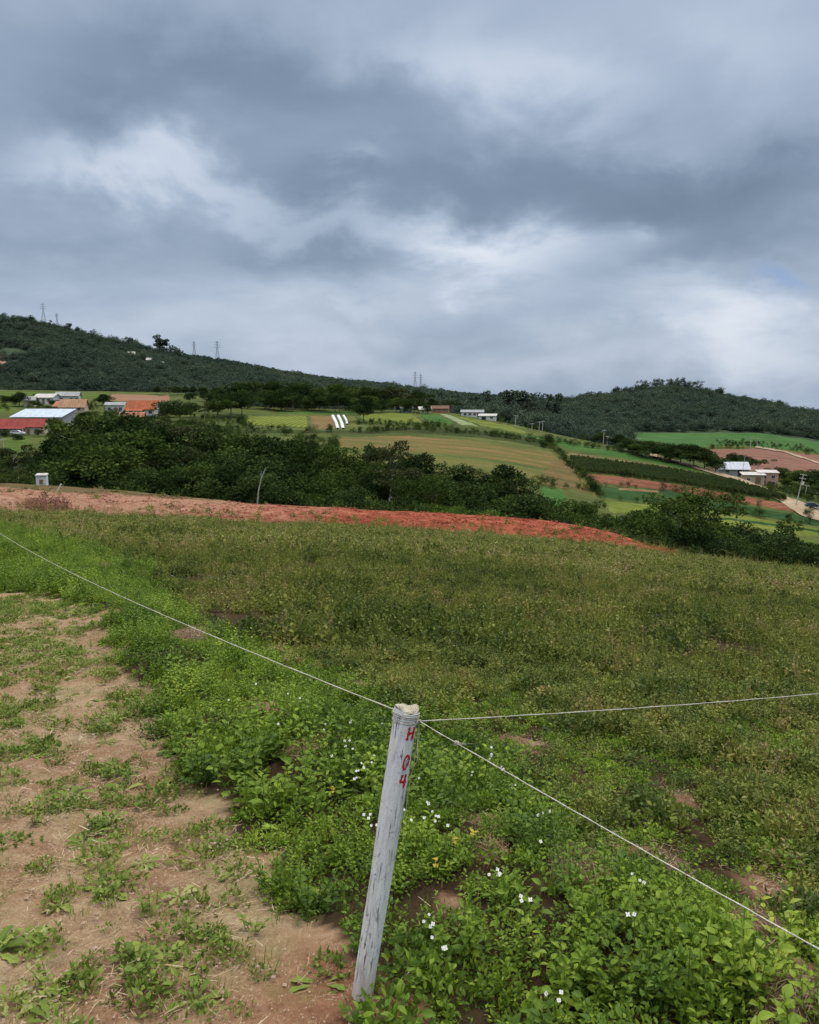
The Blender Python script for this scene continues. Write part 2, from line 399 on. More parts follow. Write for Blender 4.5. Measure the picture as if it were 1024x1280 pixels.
# ------------------------------------------------------------------ plant meshes
def rand_dirs(n, up=.2):
    th = rng.uniform(0, 2*math.pi, n); z = rng.uniform(up, 1, n); r = np.sqrt(1-z*z)
    return np.stack([r*np.cos(th), r*np.sin(th), z], 1)
M_bright = leafmat('fresh_leaf', [(0, (.03, .07, .010)), (.3, (.10, .18, .018)), (.6, (.21, .32, .028)), (.85, (.34, .44, .05)), (1, (.50, .52, .10))], 1.1, .42, .32)
M_field = leafmat('field_leaf', [(0, (.03, .052, .010)), (.27, (.078, .115, .019)), (.5, (.165, .20, .032)), (.70, (.275, .31, .055)), (.85, (.29, .215, .08)), (1, (.50, .42, .22))], .5, .30, .25, True, .36, .56)
M_fieldfar = leafmat('field_leaf_far', [(0, (.045, .065, .016)), (.24, (.102, .138, .024)), (.48, (.205, .242, .044)), (.70, (.325, .345, .078)), (.84, (.34, .26, .11)), (1, (.60, .53, .30))], .25, .26, .2, True, .34, .60)
M_mat = leafmat('path_weed_leaf', [(0, (.06, .10, .015)), (.35, (.15, .22, .030)), (.65, (.26, .33, .06)), (1, (.50, .46, .22))], 1.2, .3, .25)
M_straw = leafmat('dry_straw', [(0, (.20, .12, .06)), (.5, (.42, .30, .17)), (1, (.68, .56, .38))], 2, .3, .1)
M_stem = leafmat('weed_stem', [(0, (.06, .09, .02)), (1, (.16, .17, .06))], 1, .2, .05)

def herb(seed, H=.24, stems=7, ll=.05, lw=.028, per=9, spread=.09, mat=None, lean=.35, k=3):
    """leafy upright weed: several stems with alternate leaves"""
    mb = MB()
    B, D, Nn, L, W, T = [], [], [], [], [], []
    for s in range(stems):
        th = rng.uniform(0, 2*math.pi); r0 = rng.uniform(0, spread)
        b0 = np.array([math.cos(th)*r0, math.sin(th)*r0, 0]); ln = rng.uniform(.1, lean)
        d = np.array([math.cos(th)*ln, math.sin(th)*ln, 1.]); h = H*rng.uniform(.55, 1.1)
        P = [b0+d*h*t+np.array([math.cos(th), math.sin(th), 0])*ln*.3*h*t*t for t in (0, .35, .7, 1)]
        mb.tube(P, [.0022, .0018, .0014, .0008], 3, .5, False)
        ts = rng.uniform(0, .9)
        for q in range(per):
            t = .15+.85*q/per; i = min(2, int(t*3)); ph = q*2.4+ts*7
            p = np.array(P[0])*(1-t)+np.array(P[3])*t
            B.append(p); e = .35+.9*t
            D.append([math.cos(ph), math.sin(ph), e*rng.uniform(.3, 1.2)]); Nn.append([rng.normal(0, .3), rng.normal(0, .3), 1])
            g = (1-.45*t)*rng.uniform(.7, 1.25); L.append(ll*g); W.append(lw*g*rng.uniform(.8, 1.2)); T.append(ts*.6+rng.uniform(0, .4)*.8+.1*t)
    leaves(mb, np.array(B), np.array(D), np.array(Nn), np.array(L), np.array(W), k, .3, .12, np.array(T))
    return mb.mesh('weed', mat or M_bright)
def rosette(seed, n=11, L0=.15, W0=.055, mat=None, k=6, up=.5):
    """radish-like rosette with lobed leaves on stalks"""
    mb = MB(); th = np.arange(n)*2.4+rng.uniform(0, 6); e = rng.uniform(up*.4, up*1.6, n)
    D = np.stack([np.cos(th), np.sin(th), e], 1); L = L0*rng.uniform(.6, 1.2, n)
    leaves(mb, D*np.array([.01, .01, 0]), D, np.tile([0, 0, 1.], (n, 1)), L, W0*rng.uniform(.8, 1.2, n)*L/L0, k, .35, .18, rng.uniform(.2, .9, n))
    return mb.mesh('radish_weed', mat or M_bright)
def dome(seed, R=.14, H=.16, n=200, ll=.028, lw=.016, mat=None, k=2, tips=0, lo=.0, open_=0.25, face=0, upz=.35):
    mb = MB(); d = rand_dirs(n, 0.02); r = rng.uniform(open_, 1, n)**.6
    w = 1+.25*np.sin(np.arctan2(d[:, 1], d[:, 0])*3+seed)
    P = d*np.stack([R*r*w, R*r*w, H*r], 1); P[:, 2] += lo
    D = d*.6+rng.normal(0, .6, (n, 3))+np.array([0, 0, upz]); Nn = rng.normal(0, .55+face, (n, 3))+np.array([0, -face, 1.-face*.6])
    s = rng.uniform(.6, 1.3, n)
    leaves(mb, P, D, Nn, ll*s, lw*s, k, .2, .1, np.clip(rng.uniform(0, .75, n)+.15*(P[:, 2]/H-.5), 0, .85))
    for i in range(tips):
        a = rng.uniform(0, 6.28); q = rng.uniform(0, R*.9); b0 = np.array([math.cos(a)*q, math.sin(a)*q, H*.4])
        e = b0+np.array([rng.normal(0, .2), rng.normal(0, .2), 1])*H*rng.uniform(.7, 1.3)
        mb.tube([b0, (b0+e)/2, e], [.0022*R/.14, .0018*R/.14, .001], 3, .93, False)
        m_ = 5; t = rng.uniform(.5, 1, m_)[:, None]; PP = b0+(e-b0)*t
        leaves(mb, PP, rng.normal(0, 1, (m_, 3))+[0, 0, .8], rng.normal(0, 1, (m_, 3)), ll*.55, lw*.5, 1, 0, .1, np.full(m_, rng.choice([.45, .8, .95])))
    return mb.mesh('low_plant', mat or M_field)
def grass(seed, n=26, H=.16, R=.05, w=.005, mat=None, lean=.6):
    mb = MB(); th = rng.uniform(0, 6.28, n); r = rng.uniform(0, R, n)
    B = np.stack([np.cos(th)*r, np.sin(th)*r, r*0], 1); th2 = th+rng.normal(0, .8, n)
    l = rng.uniform(.05, lean, n); D = np.stack([np.cos(th2)*l, np.sin(th2)*l, np.ones(n)], 1)
    leaves(mb, B, D, np.stack([np.cos(th2), np.sin(th2), .2+0*l], 1)*-1, H*rng.uniform(.5, 1.1, n), w, 3, .0-.35, .1, rng.uniform(.2, .9, n), [1, .8, .5, .05])
    return mb.mesh('grass_tuft', mat or M_bright)
def strawbits(seed, n=26, R=.12, mat=None, hz=.012):
    mb = MB(); P = np.stack([rng.normal(0, R*.5, n), rng.normal(0, R*.5, n), rng.uniform(.003, hz, n)], 1)
    th = rng.uniform(0, 6.28, n); D = np.stack([np.cos(th), np.sin(th), rng.normal(0, .12, n)], 1)
    leaves(mb, P, D, np.tile([0, 0, 1.], (n, 1))+rng.normal(0, .3, (n, 3)), rng.uniform(.015, .07, n), rng.uniform(.0015, .0035, n), 2, 0, .1, rng.uniform(0, 1, n), [.8, 1, .5])
    return mb.mesh('dry_straw', mat or M_straw)

# near bright weeds
V_herb = [herb(i, rng.uniform(.15, .26), 9, rng.uniform(.028, .042), rng.uniform(.014, .022), 11) for i in range(6)]
V_rose = [rosette(i, 11, rng.uniform(.10, .16), rng.uniform(.038, .055)) for i in range(4)]
V_fine = [dome(i, .11, .13, 210, .024, .012, M_bright, 3) for i in range(4)]
V_big = [herb(i+20, rng.uniform(.18, .28), 5, rng.uniform(.040, .060), rng.uniform(.024, .036), 8, .07, M_bright, .4, 4) for i in range(5)]
V_grass = [grass(i, 26, rng.uniform(.12, .22)) for i in range(4)]
x, y = wedge(16000, 1.5, 17, .75); x2, y2 = wedge(60000, 17, 50, .8); x = np.r_[x, x2]; y = np.r_[y, y2]; pa, br = zones(x, y); bb = bare(x, y)
d = fbm(x*1.6, y*1.6, 41)
keep = br & (bb+rng.normal(0, .15, len(x)) < .35) & (d+rng.uniform(-.16, .16, len(x)) > .37+.06*(y > 9)*-1); x, y = x[keep], y[keep]
# fewer with distance
nearp = y < 6
print('bright', len(x), nearp.sum())
yb = np.clip(1.0+.03*y, 1, 1.6)
h = fbm(x*.9+9, y*.9, 43)
pick = rng.uniform(0, 1, len(x)); zk = np.where(pick < .42, 0, np.where(pick < .72, 2, np.where(pick < .87, 1, 3)))
zk = np.where((zk == 0) & (h > .52) & (y < 5), 4, zk)
for k, (nm, vs, lb, cat) in enumerate([('leafy_weeds', V_herb, 'bright green leafy weeds along the bank under the twine', 'weeds'), ('radish_weeds', V_rose, 'lobed radish leaves among the bank weeds', 'weeds'),
        ('fine_weeds', V_fine, 'low fine-leaved weeds filling the bank', 'weeds'), ('grass_tufts', V_grass, 'green grass tufts mixed in the bank weeds', 'grass'), ('broad_weeds', V_big, 'broad-leaved weeds around the whitewashed post', 'weeds')]):
    q = zk == k
    scatter(nm, lb, vs, put(x[q], y[q]), rng.uniform(0, 6.28, q.sum()), rng.uniform(.6, 1.2, q.sum())*yb[q]*(.55+1.0*np.clip(h[q]-.2, 0, .6)), cat)
x, y = wedge(6500, 1.5, 9, .8); pa, br = zones(x, y); bb = bare(x, y); k = ~pa & (bb+rng.uniform(-.5, .5, len(x)) < .45); x, y = x[k], y[k]
V_low = [dome(i+70, .09, .06, 110, .020, .011, M_bright, 2) for i in range(4)]
scatter('low_undercover', 'tiny low weeds covering the soil between the taller weeds', V_low, put(x, y), rng.uniform(0, 6.28, len(x)), rng.uniform(.5, 1.1, len(x)), 'weeds')
# extra dense broad leaves, lower right and by the post
ex = []
for (u, v, su, sv, n) in [(830, 1215, 90, 40, 42), (600, 1000, 50, 30, 25), (960, 1225, 60, 30, 12)]:
    g = G(rng.normal(u, su, n), np.clip(rng.normal(v, sv, n), 700, 1330)); ex.append(g)
ex = np.concatenate(ex); ex = ex[(np.hypot(ex[:, 0]-POSTX[0], ex[:, 1]-POSTX[1]) > .16)]; ex = ex[~zones(ex[:, 0], ex[:, 1])[0]]; ex = ex[bare(ex[:, 0], ex[:, 1]) < .3]
scatter('young_radish_plants', 'lush broad-leaved seedlings at the lower right', V_big, ex, rng.uniform(0, 6.28, len(ex)), rng.uniform(.55, .95, len(ex)), 'weeds')

# field cover: near, middle and far bands
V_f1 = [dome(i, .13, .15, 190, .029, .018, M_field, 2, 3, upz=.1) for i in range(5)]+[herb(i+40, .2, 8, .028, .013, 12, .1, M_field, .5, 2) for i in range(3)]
V_f2 = [dome(i+10, .15, .20, 105, .044, .030, M_field, 1, 3, face=.3, upz=.05) for i in range(6)]
V_f3 = [dome(i+20, .22, .30, 70, .090, .064, M_fieldfar, 1, 3, face=.6, upz=.05) for i in range(6)]
def field(n, y0, y1, am, thr, seed):
    x, y = wedge(n, y0, y1, am); pa, br = zones(x, y); bb = bare(x, y)
    dn = fbm(x*1.5, y*1.1, seed, 5)
    k = ~pa & ~br & (bb+rng.normal(0, .15, n) < .25) & (dn+rng.uniform(-.15, .15, n) > thr)
    return x[k], y[k]
x, y = field(8500, 1.6, 9.5, .78, .47, 61); print('f1', len(x))
scatter('field_cover_near', 'low olive-green weeds covering the near part of the field', V_f1, put(x, y), rng.uniform(0, 6.28, len(x)), rng.uniform(.6, 1.35, len(x))*(.62+1.5*np.clip(fbm(x*1.6, y*1.6, 66)-.3, 0, .6)), 'weeds', .15)
x, y = field(19000, 8.6, 24, .75, .465, 62); print('f2', len(x))
scatter('field_cover_middle', 'olive-green weeds covering the middle of the field', V_f2, put(x, y), rng.uniform(0, 6.28, len(x)), rng.uniform(.6, 1.35, len(x))*(.6+1.4*np.clip(fbm(x*.9, y*.7, 67)-.25, 0, .6)), 'weeds', .12)
x, y = field(52000, 22.5, 51, .75, .45, 63); print('f3', len(x))
scatter('field_cover_far', 'brownish green weeds covering the far part of the field', V_f3, put(x, y), rng.uniform(0, 6.28, len(x)), rng.uniform(.55, 1.25, len(x))*(.6+1.3*np.clip(fbm(x*.5, y*.35, 68)-.25, 0, .6)), 'weeds', .1)
# edge of the field: taller dry stalks against the red earth
V_st = [dome(i+30, .18, .5, 60, .06, .02, M_fieldfar, 1, 7) for i in range(4)]
y = rng.uniform(48.5, 53, 900); x = rng.uniform(-.75, .75, 900)*y
scatter('field_edge_stalks', 'dry stalks along the far edge of the field', V_st, put(x, y), rng.uniform(0, 6.28, 900), rng.uniform(.5, 1.3, 900), 'weeds')

V_cl = []
for i in range(4):
    mb = MB()
    for j in range(10):
        c = np.array([rng.normal(0, .6), rng.normal(0, .6), 0]); r = rng.uniform(.05, .22)
        mb.add(np.array([[1, 0, 0], [.6, .8, 0], [-.4, .9, 0], [-1, .1, 0], [-.5, -.8, 0], [.5, -.9, 0], [.1, 0, .8], [0, 0, -.6]])*r*rng.uniform(.6, 1.3, (8, 3))+c, [(k, (k+1) % 6, 6) for k in range(6)]+[((k+1) % 6, k, 7) for k in range(6)], rng.uniform(0, 1))
    V_cl.append(mb.mesh('soil_clods', M_strip))
y = rng.uniform(50, 72, 1500); x = rng.uniform(-.75, .45, 1500)*y
scatter('soil_clods', 'broken clods of red earth on the bare strip behind the field', V_cl, put(x, y, .03), rng.uniform(0, 6.28, 1500), rng.uniform(.15, .62, 1500), 'soil', .05)
y = rng.uniform(51, 73, 420); x = rng.uniform(-.75, .45, 420)*y; k = (fbm(x*.3, y*.3, 64)+.12*(y > 66)*(x < -12) > .55); x, y = x[k], y[k]
scatter('strip_weeds', 'stray weeds growing on the bare strip', V_f3, put(x, y), rng.uniform(0, 6.28, len(x)), rng.uniform(.5, 1.5, len(x)), 'weeds', .1)

# path: mats of low weeds, small rosettes, straw
V_mat = [dome(i+50, .10, .035, 110, .026, .014, M_mat, 2, 0, .002) for i in range(4)]
V_prose = [rosette(i+5, 9, .09, .034, M_mat, 6, .28) for i in range(4)]
V_pherb = [herb(i+60, .07, 6, .035, .018, 6, .04, M_mat, 1.2, 3) for i in range(3)]
x, y = wedge(16000, 1.5, 13, .9); pa, br = zones(x, y); d = fbm(x*2.0+7, y*2.0, 71, 5)
blob = np.zeros(len(x))
for (u, v, r) in [(20, 825, .5), (140, 1000, .30), (100, 985, .2), (30, 940, .3), (60, 1010, .25), (300, 1185, .16), (235, 1195, .16), (150, 1205, .13), (215, 1130, .10), (345, 1210, .13), (130, 1050, .2), (165, 1040, .15), (10, 1160, .15), (60, 1235, .2), (340, 1130, .1), (270, 1110, .08), (200, 1080, .12), (110, 1120, .18), (240, 1235, .2), (60, 760, 1.2), (150, 905, .3), (250, 1085, .08), (345, 1165, .06), (20, 890, .4)]:
    g = G(u, v)[0]; blob = np.maximum(blob, 1-np.hypot(x-g[0], y-g[1])/(r*.85))
k = pa & ((blob+rng.normal(0, .18, len(x)) > .25) | (d+rng.uniform(-.08, .08, len(x))+.10*np.clip((y-3.5)/3, 0, 1) > .585) & (rng.uniform(0, 1, len(x)) < .7))
x, y = x[k], y[k]; print('path', len(x)); pk = rng.uniform(0, 1, len(x))
for nm, vs, q, s, lb in [('path_mat_weeds', V_mat, pk < .5, 1., 'flattened mat weeds on the bare path'), ('path_rosettes', V_prose, (pk >= .5) & (pk < .76), 1., 'small flat rosettes growing on the path'), ('path_herbs', V_pherb, pk >= .76, 1.1, 'short leafy weeds in patches on the path')]:
    scatter(nm, lb, vs, put(x[q], y[q], .004), rng.uniform(0, 6.28, q.sum()), rng.uniform(.45, 1.15, q.sum())*s, 'weeds')
x, y = wedge(7000, 1.5, 11, .9); pa, br = zones(x, y); k = pa & (fbm(x*3, y*3, 75)+rng.uniform(-.15, .15, len(x)) > .46); x, y = x[k], y[k]
V_tiny = [dome(i+90, .05, .018, 40, .014, .007, M_mat, 1, 0, .002) for i in range(3)]+[grass(i+9, 16, .045, .04, .003, M_mat, 1.6) for i in range(3)]
scatter('path_sprouts', 'tiny sprouts and thin grass thinly scattered over the path', V_tiny, put(x, y, .002), rng.uniform(0, 6.28, len(x)), rng.uniform(.6, 1.4, len(x)), 'weeds')
V_s = [strawbits(i) for i in range(5)]
x, y = wedge(8000, 1.5, 10, .9); pa, br = zones(x, y); k = (pa & (fbm(x*2.5, y*2.5, 81)+rng.uniform(-.2, .2, len(x)) > .42)) | (~pa & (bare(x, y) > .05)); x, y = x[k], y[k]
scatter('straw_litter', 'dry straw and clippings scattered over the soil', V_s, put(x, y, .008), rng.uniform(0, 6.28, len(x)), rng.uniform(.5, 1.1, len(x)), 'straw', .05)
V_g = []
M_peb = simplemat('pebble', (.45, .33, .24), .8, .3, 30)
for i in range(3):
    mb = MB()
    for j in range(14):
        c = np.array([rng.normal(0, .08), rng.normal(0, .08), .002]); r = rng.uniform(.002, .008); q = rand_dirs(8, -1)*r*rng.uniform(.7, 1.2, (8, 1))
        o8 = np.array([[1, 0, 0], [0, 1, 0], [-1, 0, 0], [0, -1, 0], [0, 0, .7], [0, 0, -.7]])*r*rng.uniform(.7, 1.3, (6, 1))+c
        mb.add(o8, [(0, 1, 4), (1, 2, 4), (2, 3, 4), (3, 0, 4), (1, 0, 5), (2, 1, 5), (3, 2, 5), (0, 3, 5)])
    V_g.append(mb.mesh('pebbles', M_peb))
x, y = wedge(2600, 1.5, 8, .9); pa, br = zones(x, y); x, y = x[pa], y[pa]
scatter('pebbles', 'small pebbles and soil crumbs on the path', V_g, put(x, y, .012), rng.uniform(0, 6.28, len(x)), rng.uniform(.5, 1.3, len(x)), 'pebbles', .05)
# ------------------------------------------------------------------ cultivated patches on the far slope (each a sheet laid on the ground)
def band(name, top, bot, mat, dz=.1, ymin=186, nu=None, nv=None, kind='structure'):
    T = np.array(top, float); B_ = np.array(bot, float)
    def par(P, n):
        s = np.concatenate([[0], np.cumsum(np.hypot(*np.diff(P, axis=0).T))]); s /= s[-1]
        t = np.linspace(0, 1, n); return np.stack([np.interp(t, s, P[:, 0]), np.interp(t, s, P[:, 1])], 1)
    L = max(np.hypot(*(T[-1]-T[0])), np.hypot(*(B_[-1]-B_[0]))); nu = nu or int(max(8, L/1.6)); nv = nv or int(max(8, abs(T[:, 1].mean()-B_[:, 1].mean())/.8))
    a = par(T, nu); c = par(B_, nu); t = np.linspace(0, 1, nv)[:, None, None]
    P = c[None]*(1-t)+a[None]*t
    j = 2.4*(fbm(P[..., 0]*.09, P[..., 1]*.3, 5)-.5)
    g = G(P[..., 0].ravel(), (P[..., 1]+j).ravel(), ymin).reshape(nv, nu, 3)
    iv = np.minimum(np.arange(nv), nv-1-np.arange(nv))[:, None]*np.ones((1, nu)); iu = np.minimum(np.arange(nu), nu-1-np.arange(nu))[None]*np.ones((nv, 1))
    ed = np.clip(1-np.minimum(iv/max(2, nv*.10), iu/3.0), 0, 1); sc_ = 1/2.2
    dip = ed*(.10+1.5*dz+1.0*(fbm(g[..., 0]*sc_, g[..., 1]*sc_*.6, 55, 3)-.35))
    return grid_obj(name, g[..., 0], g[..., 1], g[..., 2]+dz-np.maximum(dip, 0)*(kind == 'structure')*(name not in ('dirt_road', 'eroded_slope', 'track')), mat, None, kind)
def crop(name, c1, c2, rows=None, rot=0, soil=(.17, .09, .05), ramt=.6, patch=.06):
    """crop or soil cover; rows = spacing in metres of planted rows"""
    m = bpy.data.materials.new(name); b = NB(nodes(m)); g = b.geo()
    n = b.m('ADD', b.m('MULTIPLY', b.noise(b.map(g, (.22, 1, 1), (0, 0, -.12)), patch*3.2, 5, .7), .6), b.m('MULTIPLY', b.noise(g, .8, 4, .75), .4))
    col = b.ramp(n, [(.34, tuple(q*.72 for q in c1)), (.46, c1), (.60, c2), (.72, tuple(q*1.2 for q in c2))])
    if rows:
        s = b.n('ShaderNodeSeparateXYZ', i_0=b.map(g, (1, 1, 1), (0, 0, rot))).outputs[0]
        s = b.m('ADD', s, b.m('MULTIPLY', b.noise(g, .25, 2), rows*.35))
        wv = b.m('SINE', b.m('MULTIPLY', s, 6.283/rows))
        col = b.mix(b.m('MULTIPLY', b.m('MULTIPLY_ADD', wv, 1.2, .2, clamp=True), ramt), col, soil)
    b.out(b.pbr(col, .95, b.bump(n, .5, .4), spec=.05)); return m
GR = crop('bright_pasture', (.065, .105, .022), (.125, .165, .035))
YG = crop('yellow_green_crop', (.11, .145, .028), (.18, .20, .042))
DG = crop('dark_green_crop', (.022, .058, .018), (.045, .095, .028), 3.0, 1.25, (.02, .045, .015), .35)
BG = crop('fresh_green_crop', (.045, .115, .028), (.085, .165, .038), 4, 1.3, (.04, .085, .022), .3)
OL = crop('olive_strip', (.032, .046, .016), (.065, .080, .024))
BR = crop('stubble_field', (.11, .11, .034), (.24, .135, .062), 5, 1.42, (.115, .125, .035), .5, .05)
GY = crop('weedy_field', (.095, .115, .030), (.165, .150, .048), 5, 1.42, (.15, .11, .05), .35, .05)
RS = crop('red_soil', (.16, .065, .04), (.26, .115, .070), 3, 1.2, (.13, .055, .035), .3)
TN = crop('tan_soil', (.17, .12, .06), (.27, .19, .10), None)
PK = crop('pink_soil', (.19, .10, .075), (.26, .14, .10), 5, 1.25, (.16, .085, .065), .3)
STG = crop('striped_greens', (.15, .19, .03), (.22, .25, .05), 2.2, .06, (.08, .09, .03), .75)
STB = crop('striped_soil', (.18, .13, .05), (.23, .16, .07), 2.2, .06, (.12, .08, .04), .6)
STH = crop('striped_herbs', (.10, .13, .03), (.15, .17, .04), 1.6, .06, (.12, .08, .04), .6)
PALE = crop('pale_crop', (.20, .25, .13), (.30, .34, .20), 3, 1.1, (.14, .19, .08), .4)
ROAD = crop('dirt_road', (.30, .23, .15), (.42, .33, .23))
band('pasture', [(-200, 487), (0, 488), (138, 491)], [(-200, 499), (0, 499), (138, 501)], GR)
band('ploughed_field', [(135, 491), (215, 493)], [(135, 502), (215, 503)], crop('pinkish_plough', (.23, .13, .08), (.30, .18, .12)))
band('meadow', [(-100, 502), (26, 503)], [(-100, 517), (24, 516)], GR, .12)
band('meadow', [(188, 527), (214, 527)], [(186, 549), (216, 549)], YG, .12)
band('meadow', [(0, 546), (40, 546)], [(0, 566), (36, 562)], GR, .12)
band('striped_green_field', [(307, 519), (385, 519)], [(306, 531), (388, 536)], STG, .3)
band('striped_brown_field', [(385, 519), (418, 519)], [(388, 536), (424, 537)], STB, .3)
band('striped_herb_field', [(432, 519), (446, 519)], [(436, 537), (452, 537)], STH, .3)
band('crop_patch', [(345, 513), (445, 514)], [(345, 518), (445, 518)], BG, .14)
band('crop_patch', [(446, 516), (514, 515)], [(452, 530), (534, 530)], YG, .2)
band('crop_patch', [(518, 515), (546, 516)], [(538, 531), (574, 531)], BG, .25)
band('crop_patch', [(546, 516), (556, 517)], [(576, 532), (602, 533)], PALE, .25)
band('crop_patch', [(558, 518), (592, 523), (640, 533)], [(604, 533), (630, 538), (672, 545)], YG, .2)
band('olive_strip', [(238, 536), (450, 538), (520, 533), (600, 537), (655, 542), (692, 553)], [(238, 541), (450, 543), (520, 542), (600, 549), (650, 556), (692, 563)], OL, .12)
band('stubble_field', [(415, 546), (500, 543), (600, 550), (690, 564)], [(415, 561), (500, 566), (600, 573), (722, 592)], BR, .16)
band('weedy_field', [(415, 561.5), (500, 566.5), (600, 573.5), (722, 592.5)], [(415, 578), (500, 583), (640, 606), (738, 613)], GY, .16)
band('bare_wedge', [(694, 572), (704, 572)], [(668, 604), (744, 621)], crop('wedge_soil', (.11, .095, .035), (.19, .115, .055)), .3)
band('bright_patch', [(676, 607), (702, 611)], [(672, 634), (722, 636)], BG, .3)
band('crop_strip', [(640, 540), (700, 547), (764, 562), (815, 571), (870, 586)], [(692, 556), (720, 564), (764, 572), (815, 579), (870, 590)], BG, .16)
band('tan_strip', [(702, 563), (764, 572.5), (820, 580), (870, 590), (902, 599)], [(712, 573), (764, 579), (820, 586), (870, 595), (902, 602)], TN, .16)
band('corn_ground', [(714, 573), (764, 579), (820, 586), (870, 595), (916, 603), (980, 624)], [(724, 591), (764, 594), (840, 604), (916, 617), (982, 626)], OL, .16)
band('red_soil_strip', [(727, 590), (764, 594), (840, 604), (916, 617), (990, 631)], [(737, 607), (764, 607), (840, 614), (916, 627), (1012, 645)], RS, .2)
band('green_strip', [(744, 608), (764, 608), (840, 615), (916, 628), (1024, 649)], [(750, 623), (790, 627), (840, 630), (916, 641), (1030, 660)], DG, .16)
band('straw_strip', [(770, 609), (826, 614)], [(770, 614), (828, 618)], TN, .4)
band('yellow_green_strip', [(750, 624), (790, 628), (840, 631), (916, 642), (1030, 661)], [(760, 640), (840, 652), (916, 660), (1030, 674)], YG, .16)
band('green_strip', [(800, 646), (916, 648), (1030, 664)], [(800, 651), (916, 652), (1030, 668)], DG, .3)
band('lower_meadow', [(760, 641), (840, 653), (916, 661), (1030, 675)], [(760, 662), (840, 676), (916, 688), (1030, 705)], GR, .16)
band('dirt_road', [(812, 567), (870, 583), (926, 599), (980, 620), (1024, 637), (1050, 642)], [(812, 570), (870, 586.5), (926, 603), (972, 626), (1000, 645), (1050, 660)], ROAD, .35)
band('far_green_field', [(785, 541), (860, 540), (950, 540), (1024, 551), (1150, 575)], [(785, 549), (860, 561), (920, 557), (1024, 567), (1150, 590)], crop('far_green_crop', (.05, .115, .035), (.085, .165, .055), 9, 1.2, (.045, .10, .03), .3), .5, 380)
band('far_red_field', [(884, 560), (950, 559), (1024, 567), (1150, 590)], [(884, 590), (950, 590), (1024, 600), (1150, 625)], PK, .4, 380)
band('track', [(945, 559), (980, 564), (1024, 579)], [(944, 561), (979, 566), (1024, 581)], ROAD, .8, 380, nv=3)
band('grass_track', [(688, 556), (699, 556)], [(740, 624), (760, 624)], crop('track_grass', (.12, .13, .035), (.20, .18, .06)), .5, nu=6, nv=30)
# left end of the bare strip: weedy top edge
M_white = simplemat('white_plastic', (.80, .80, .82), .5, .08, 1)
for k, (pts, w_, lb) in enumerate([([(416, 520), (420.5, 529), (422.5, 536.5)], 4, 'leftmost of three white plastic mulch strips on the far slope'), ([(423, 520), (427.3, 529), (429, 536.5)], 4, 'middle one of three white plastic mulch strips on the far slope'), ([(429.5, 520), (433.2, 526), (434, 531)], 3, 'short rightmost white plastic mulch strip on the far slope')]):
    P = np.array(pts); us = np.interp(np.linspace(0, 1, 9), np.linspace(0, 1, 3), P[:, 0]); vs = np.interp(np.linspace(0, 1, 9), np.linspace(0, 1, 3), P[:, 1])
    l = G(us-w_/2, vs, 186); r = G(us+w_/2, vs, 186); mid = (l+r)/2; V = []
    mb = MB(); up = np.array([0, 0, .45]); low = np.array([0, 0, .2])
    V = np.stack([l+low, l*.8+r*.2+up*1.3, l*.2+r*.8+up*1.3, r+low], 1).reshape(-1, 3)
    mb.add(V, [(i*4+j, i*4+j+1, i*4+j+5, i*4+j+4) for i in range(8) for j in range(3)])
    tag(mb.obj('mulch_row', M_white), lb, 'mulch row', 'white plastic mulch rows on the far slope')

# ------------------------------------------------------------------ trees
def tmat(name, a, c, e, ws=.05, wa=.12):
    return leafmat(name, [(0, a), (.5, c), (1, e)], ws, wa, .15, False, .62, .3)
M_t1 = tmat('dark_foliage', (.016, .030, .011), (.042, .070, .022), (.095, .135, .04))
M_t2 = tmat('mid_foliage', (.028, .050, .012), (.070, .11, .026), (.14, .185, .045))
M_t3 = tmat('light_foliage', (.04, .08, .012), (.085, .15, .022), (.14, .22, .04))
M_far = tmat('hazed_far_foliage', (.048, .078, .060), (.088, .125, .084), (.135, .172, .110), .014, .55)  # blue-grey of distance haze painted into the leaf colours
M_farb = tmat('hazed_distant_foliage', (.05, .08, .07), (.065, .10, .085), (.08, .12, .10), .01, .1)  # leaf colours carry the haze of the farthest ridge
M_olive = tmat('olive_foliage', (.03, .04, .015), (.06, .075, .03), (.11, .12, .05))
M_bark = simplemat('bark', (.16, .13, .10), .9, .35, 1.5, bumpd=.05)
M_pale = simplemat('pale_bark', (.42, .40, .35), .9, .25, 1.5)
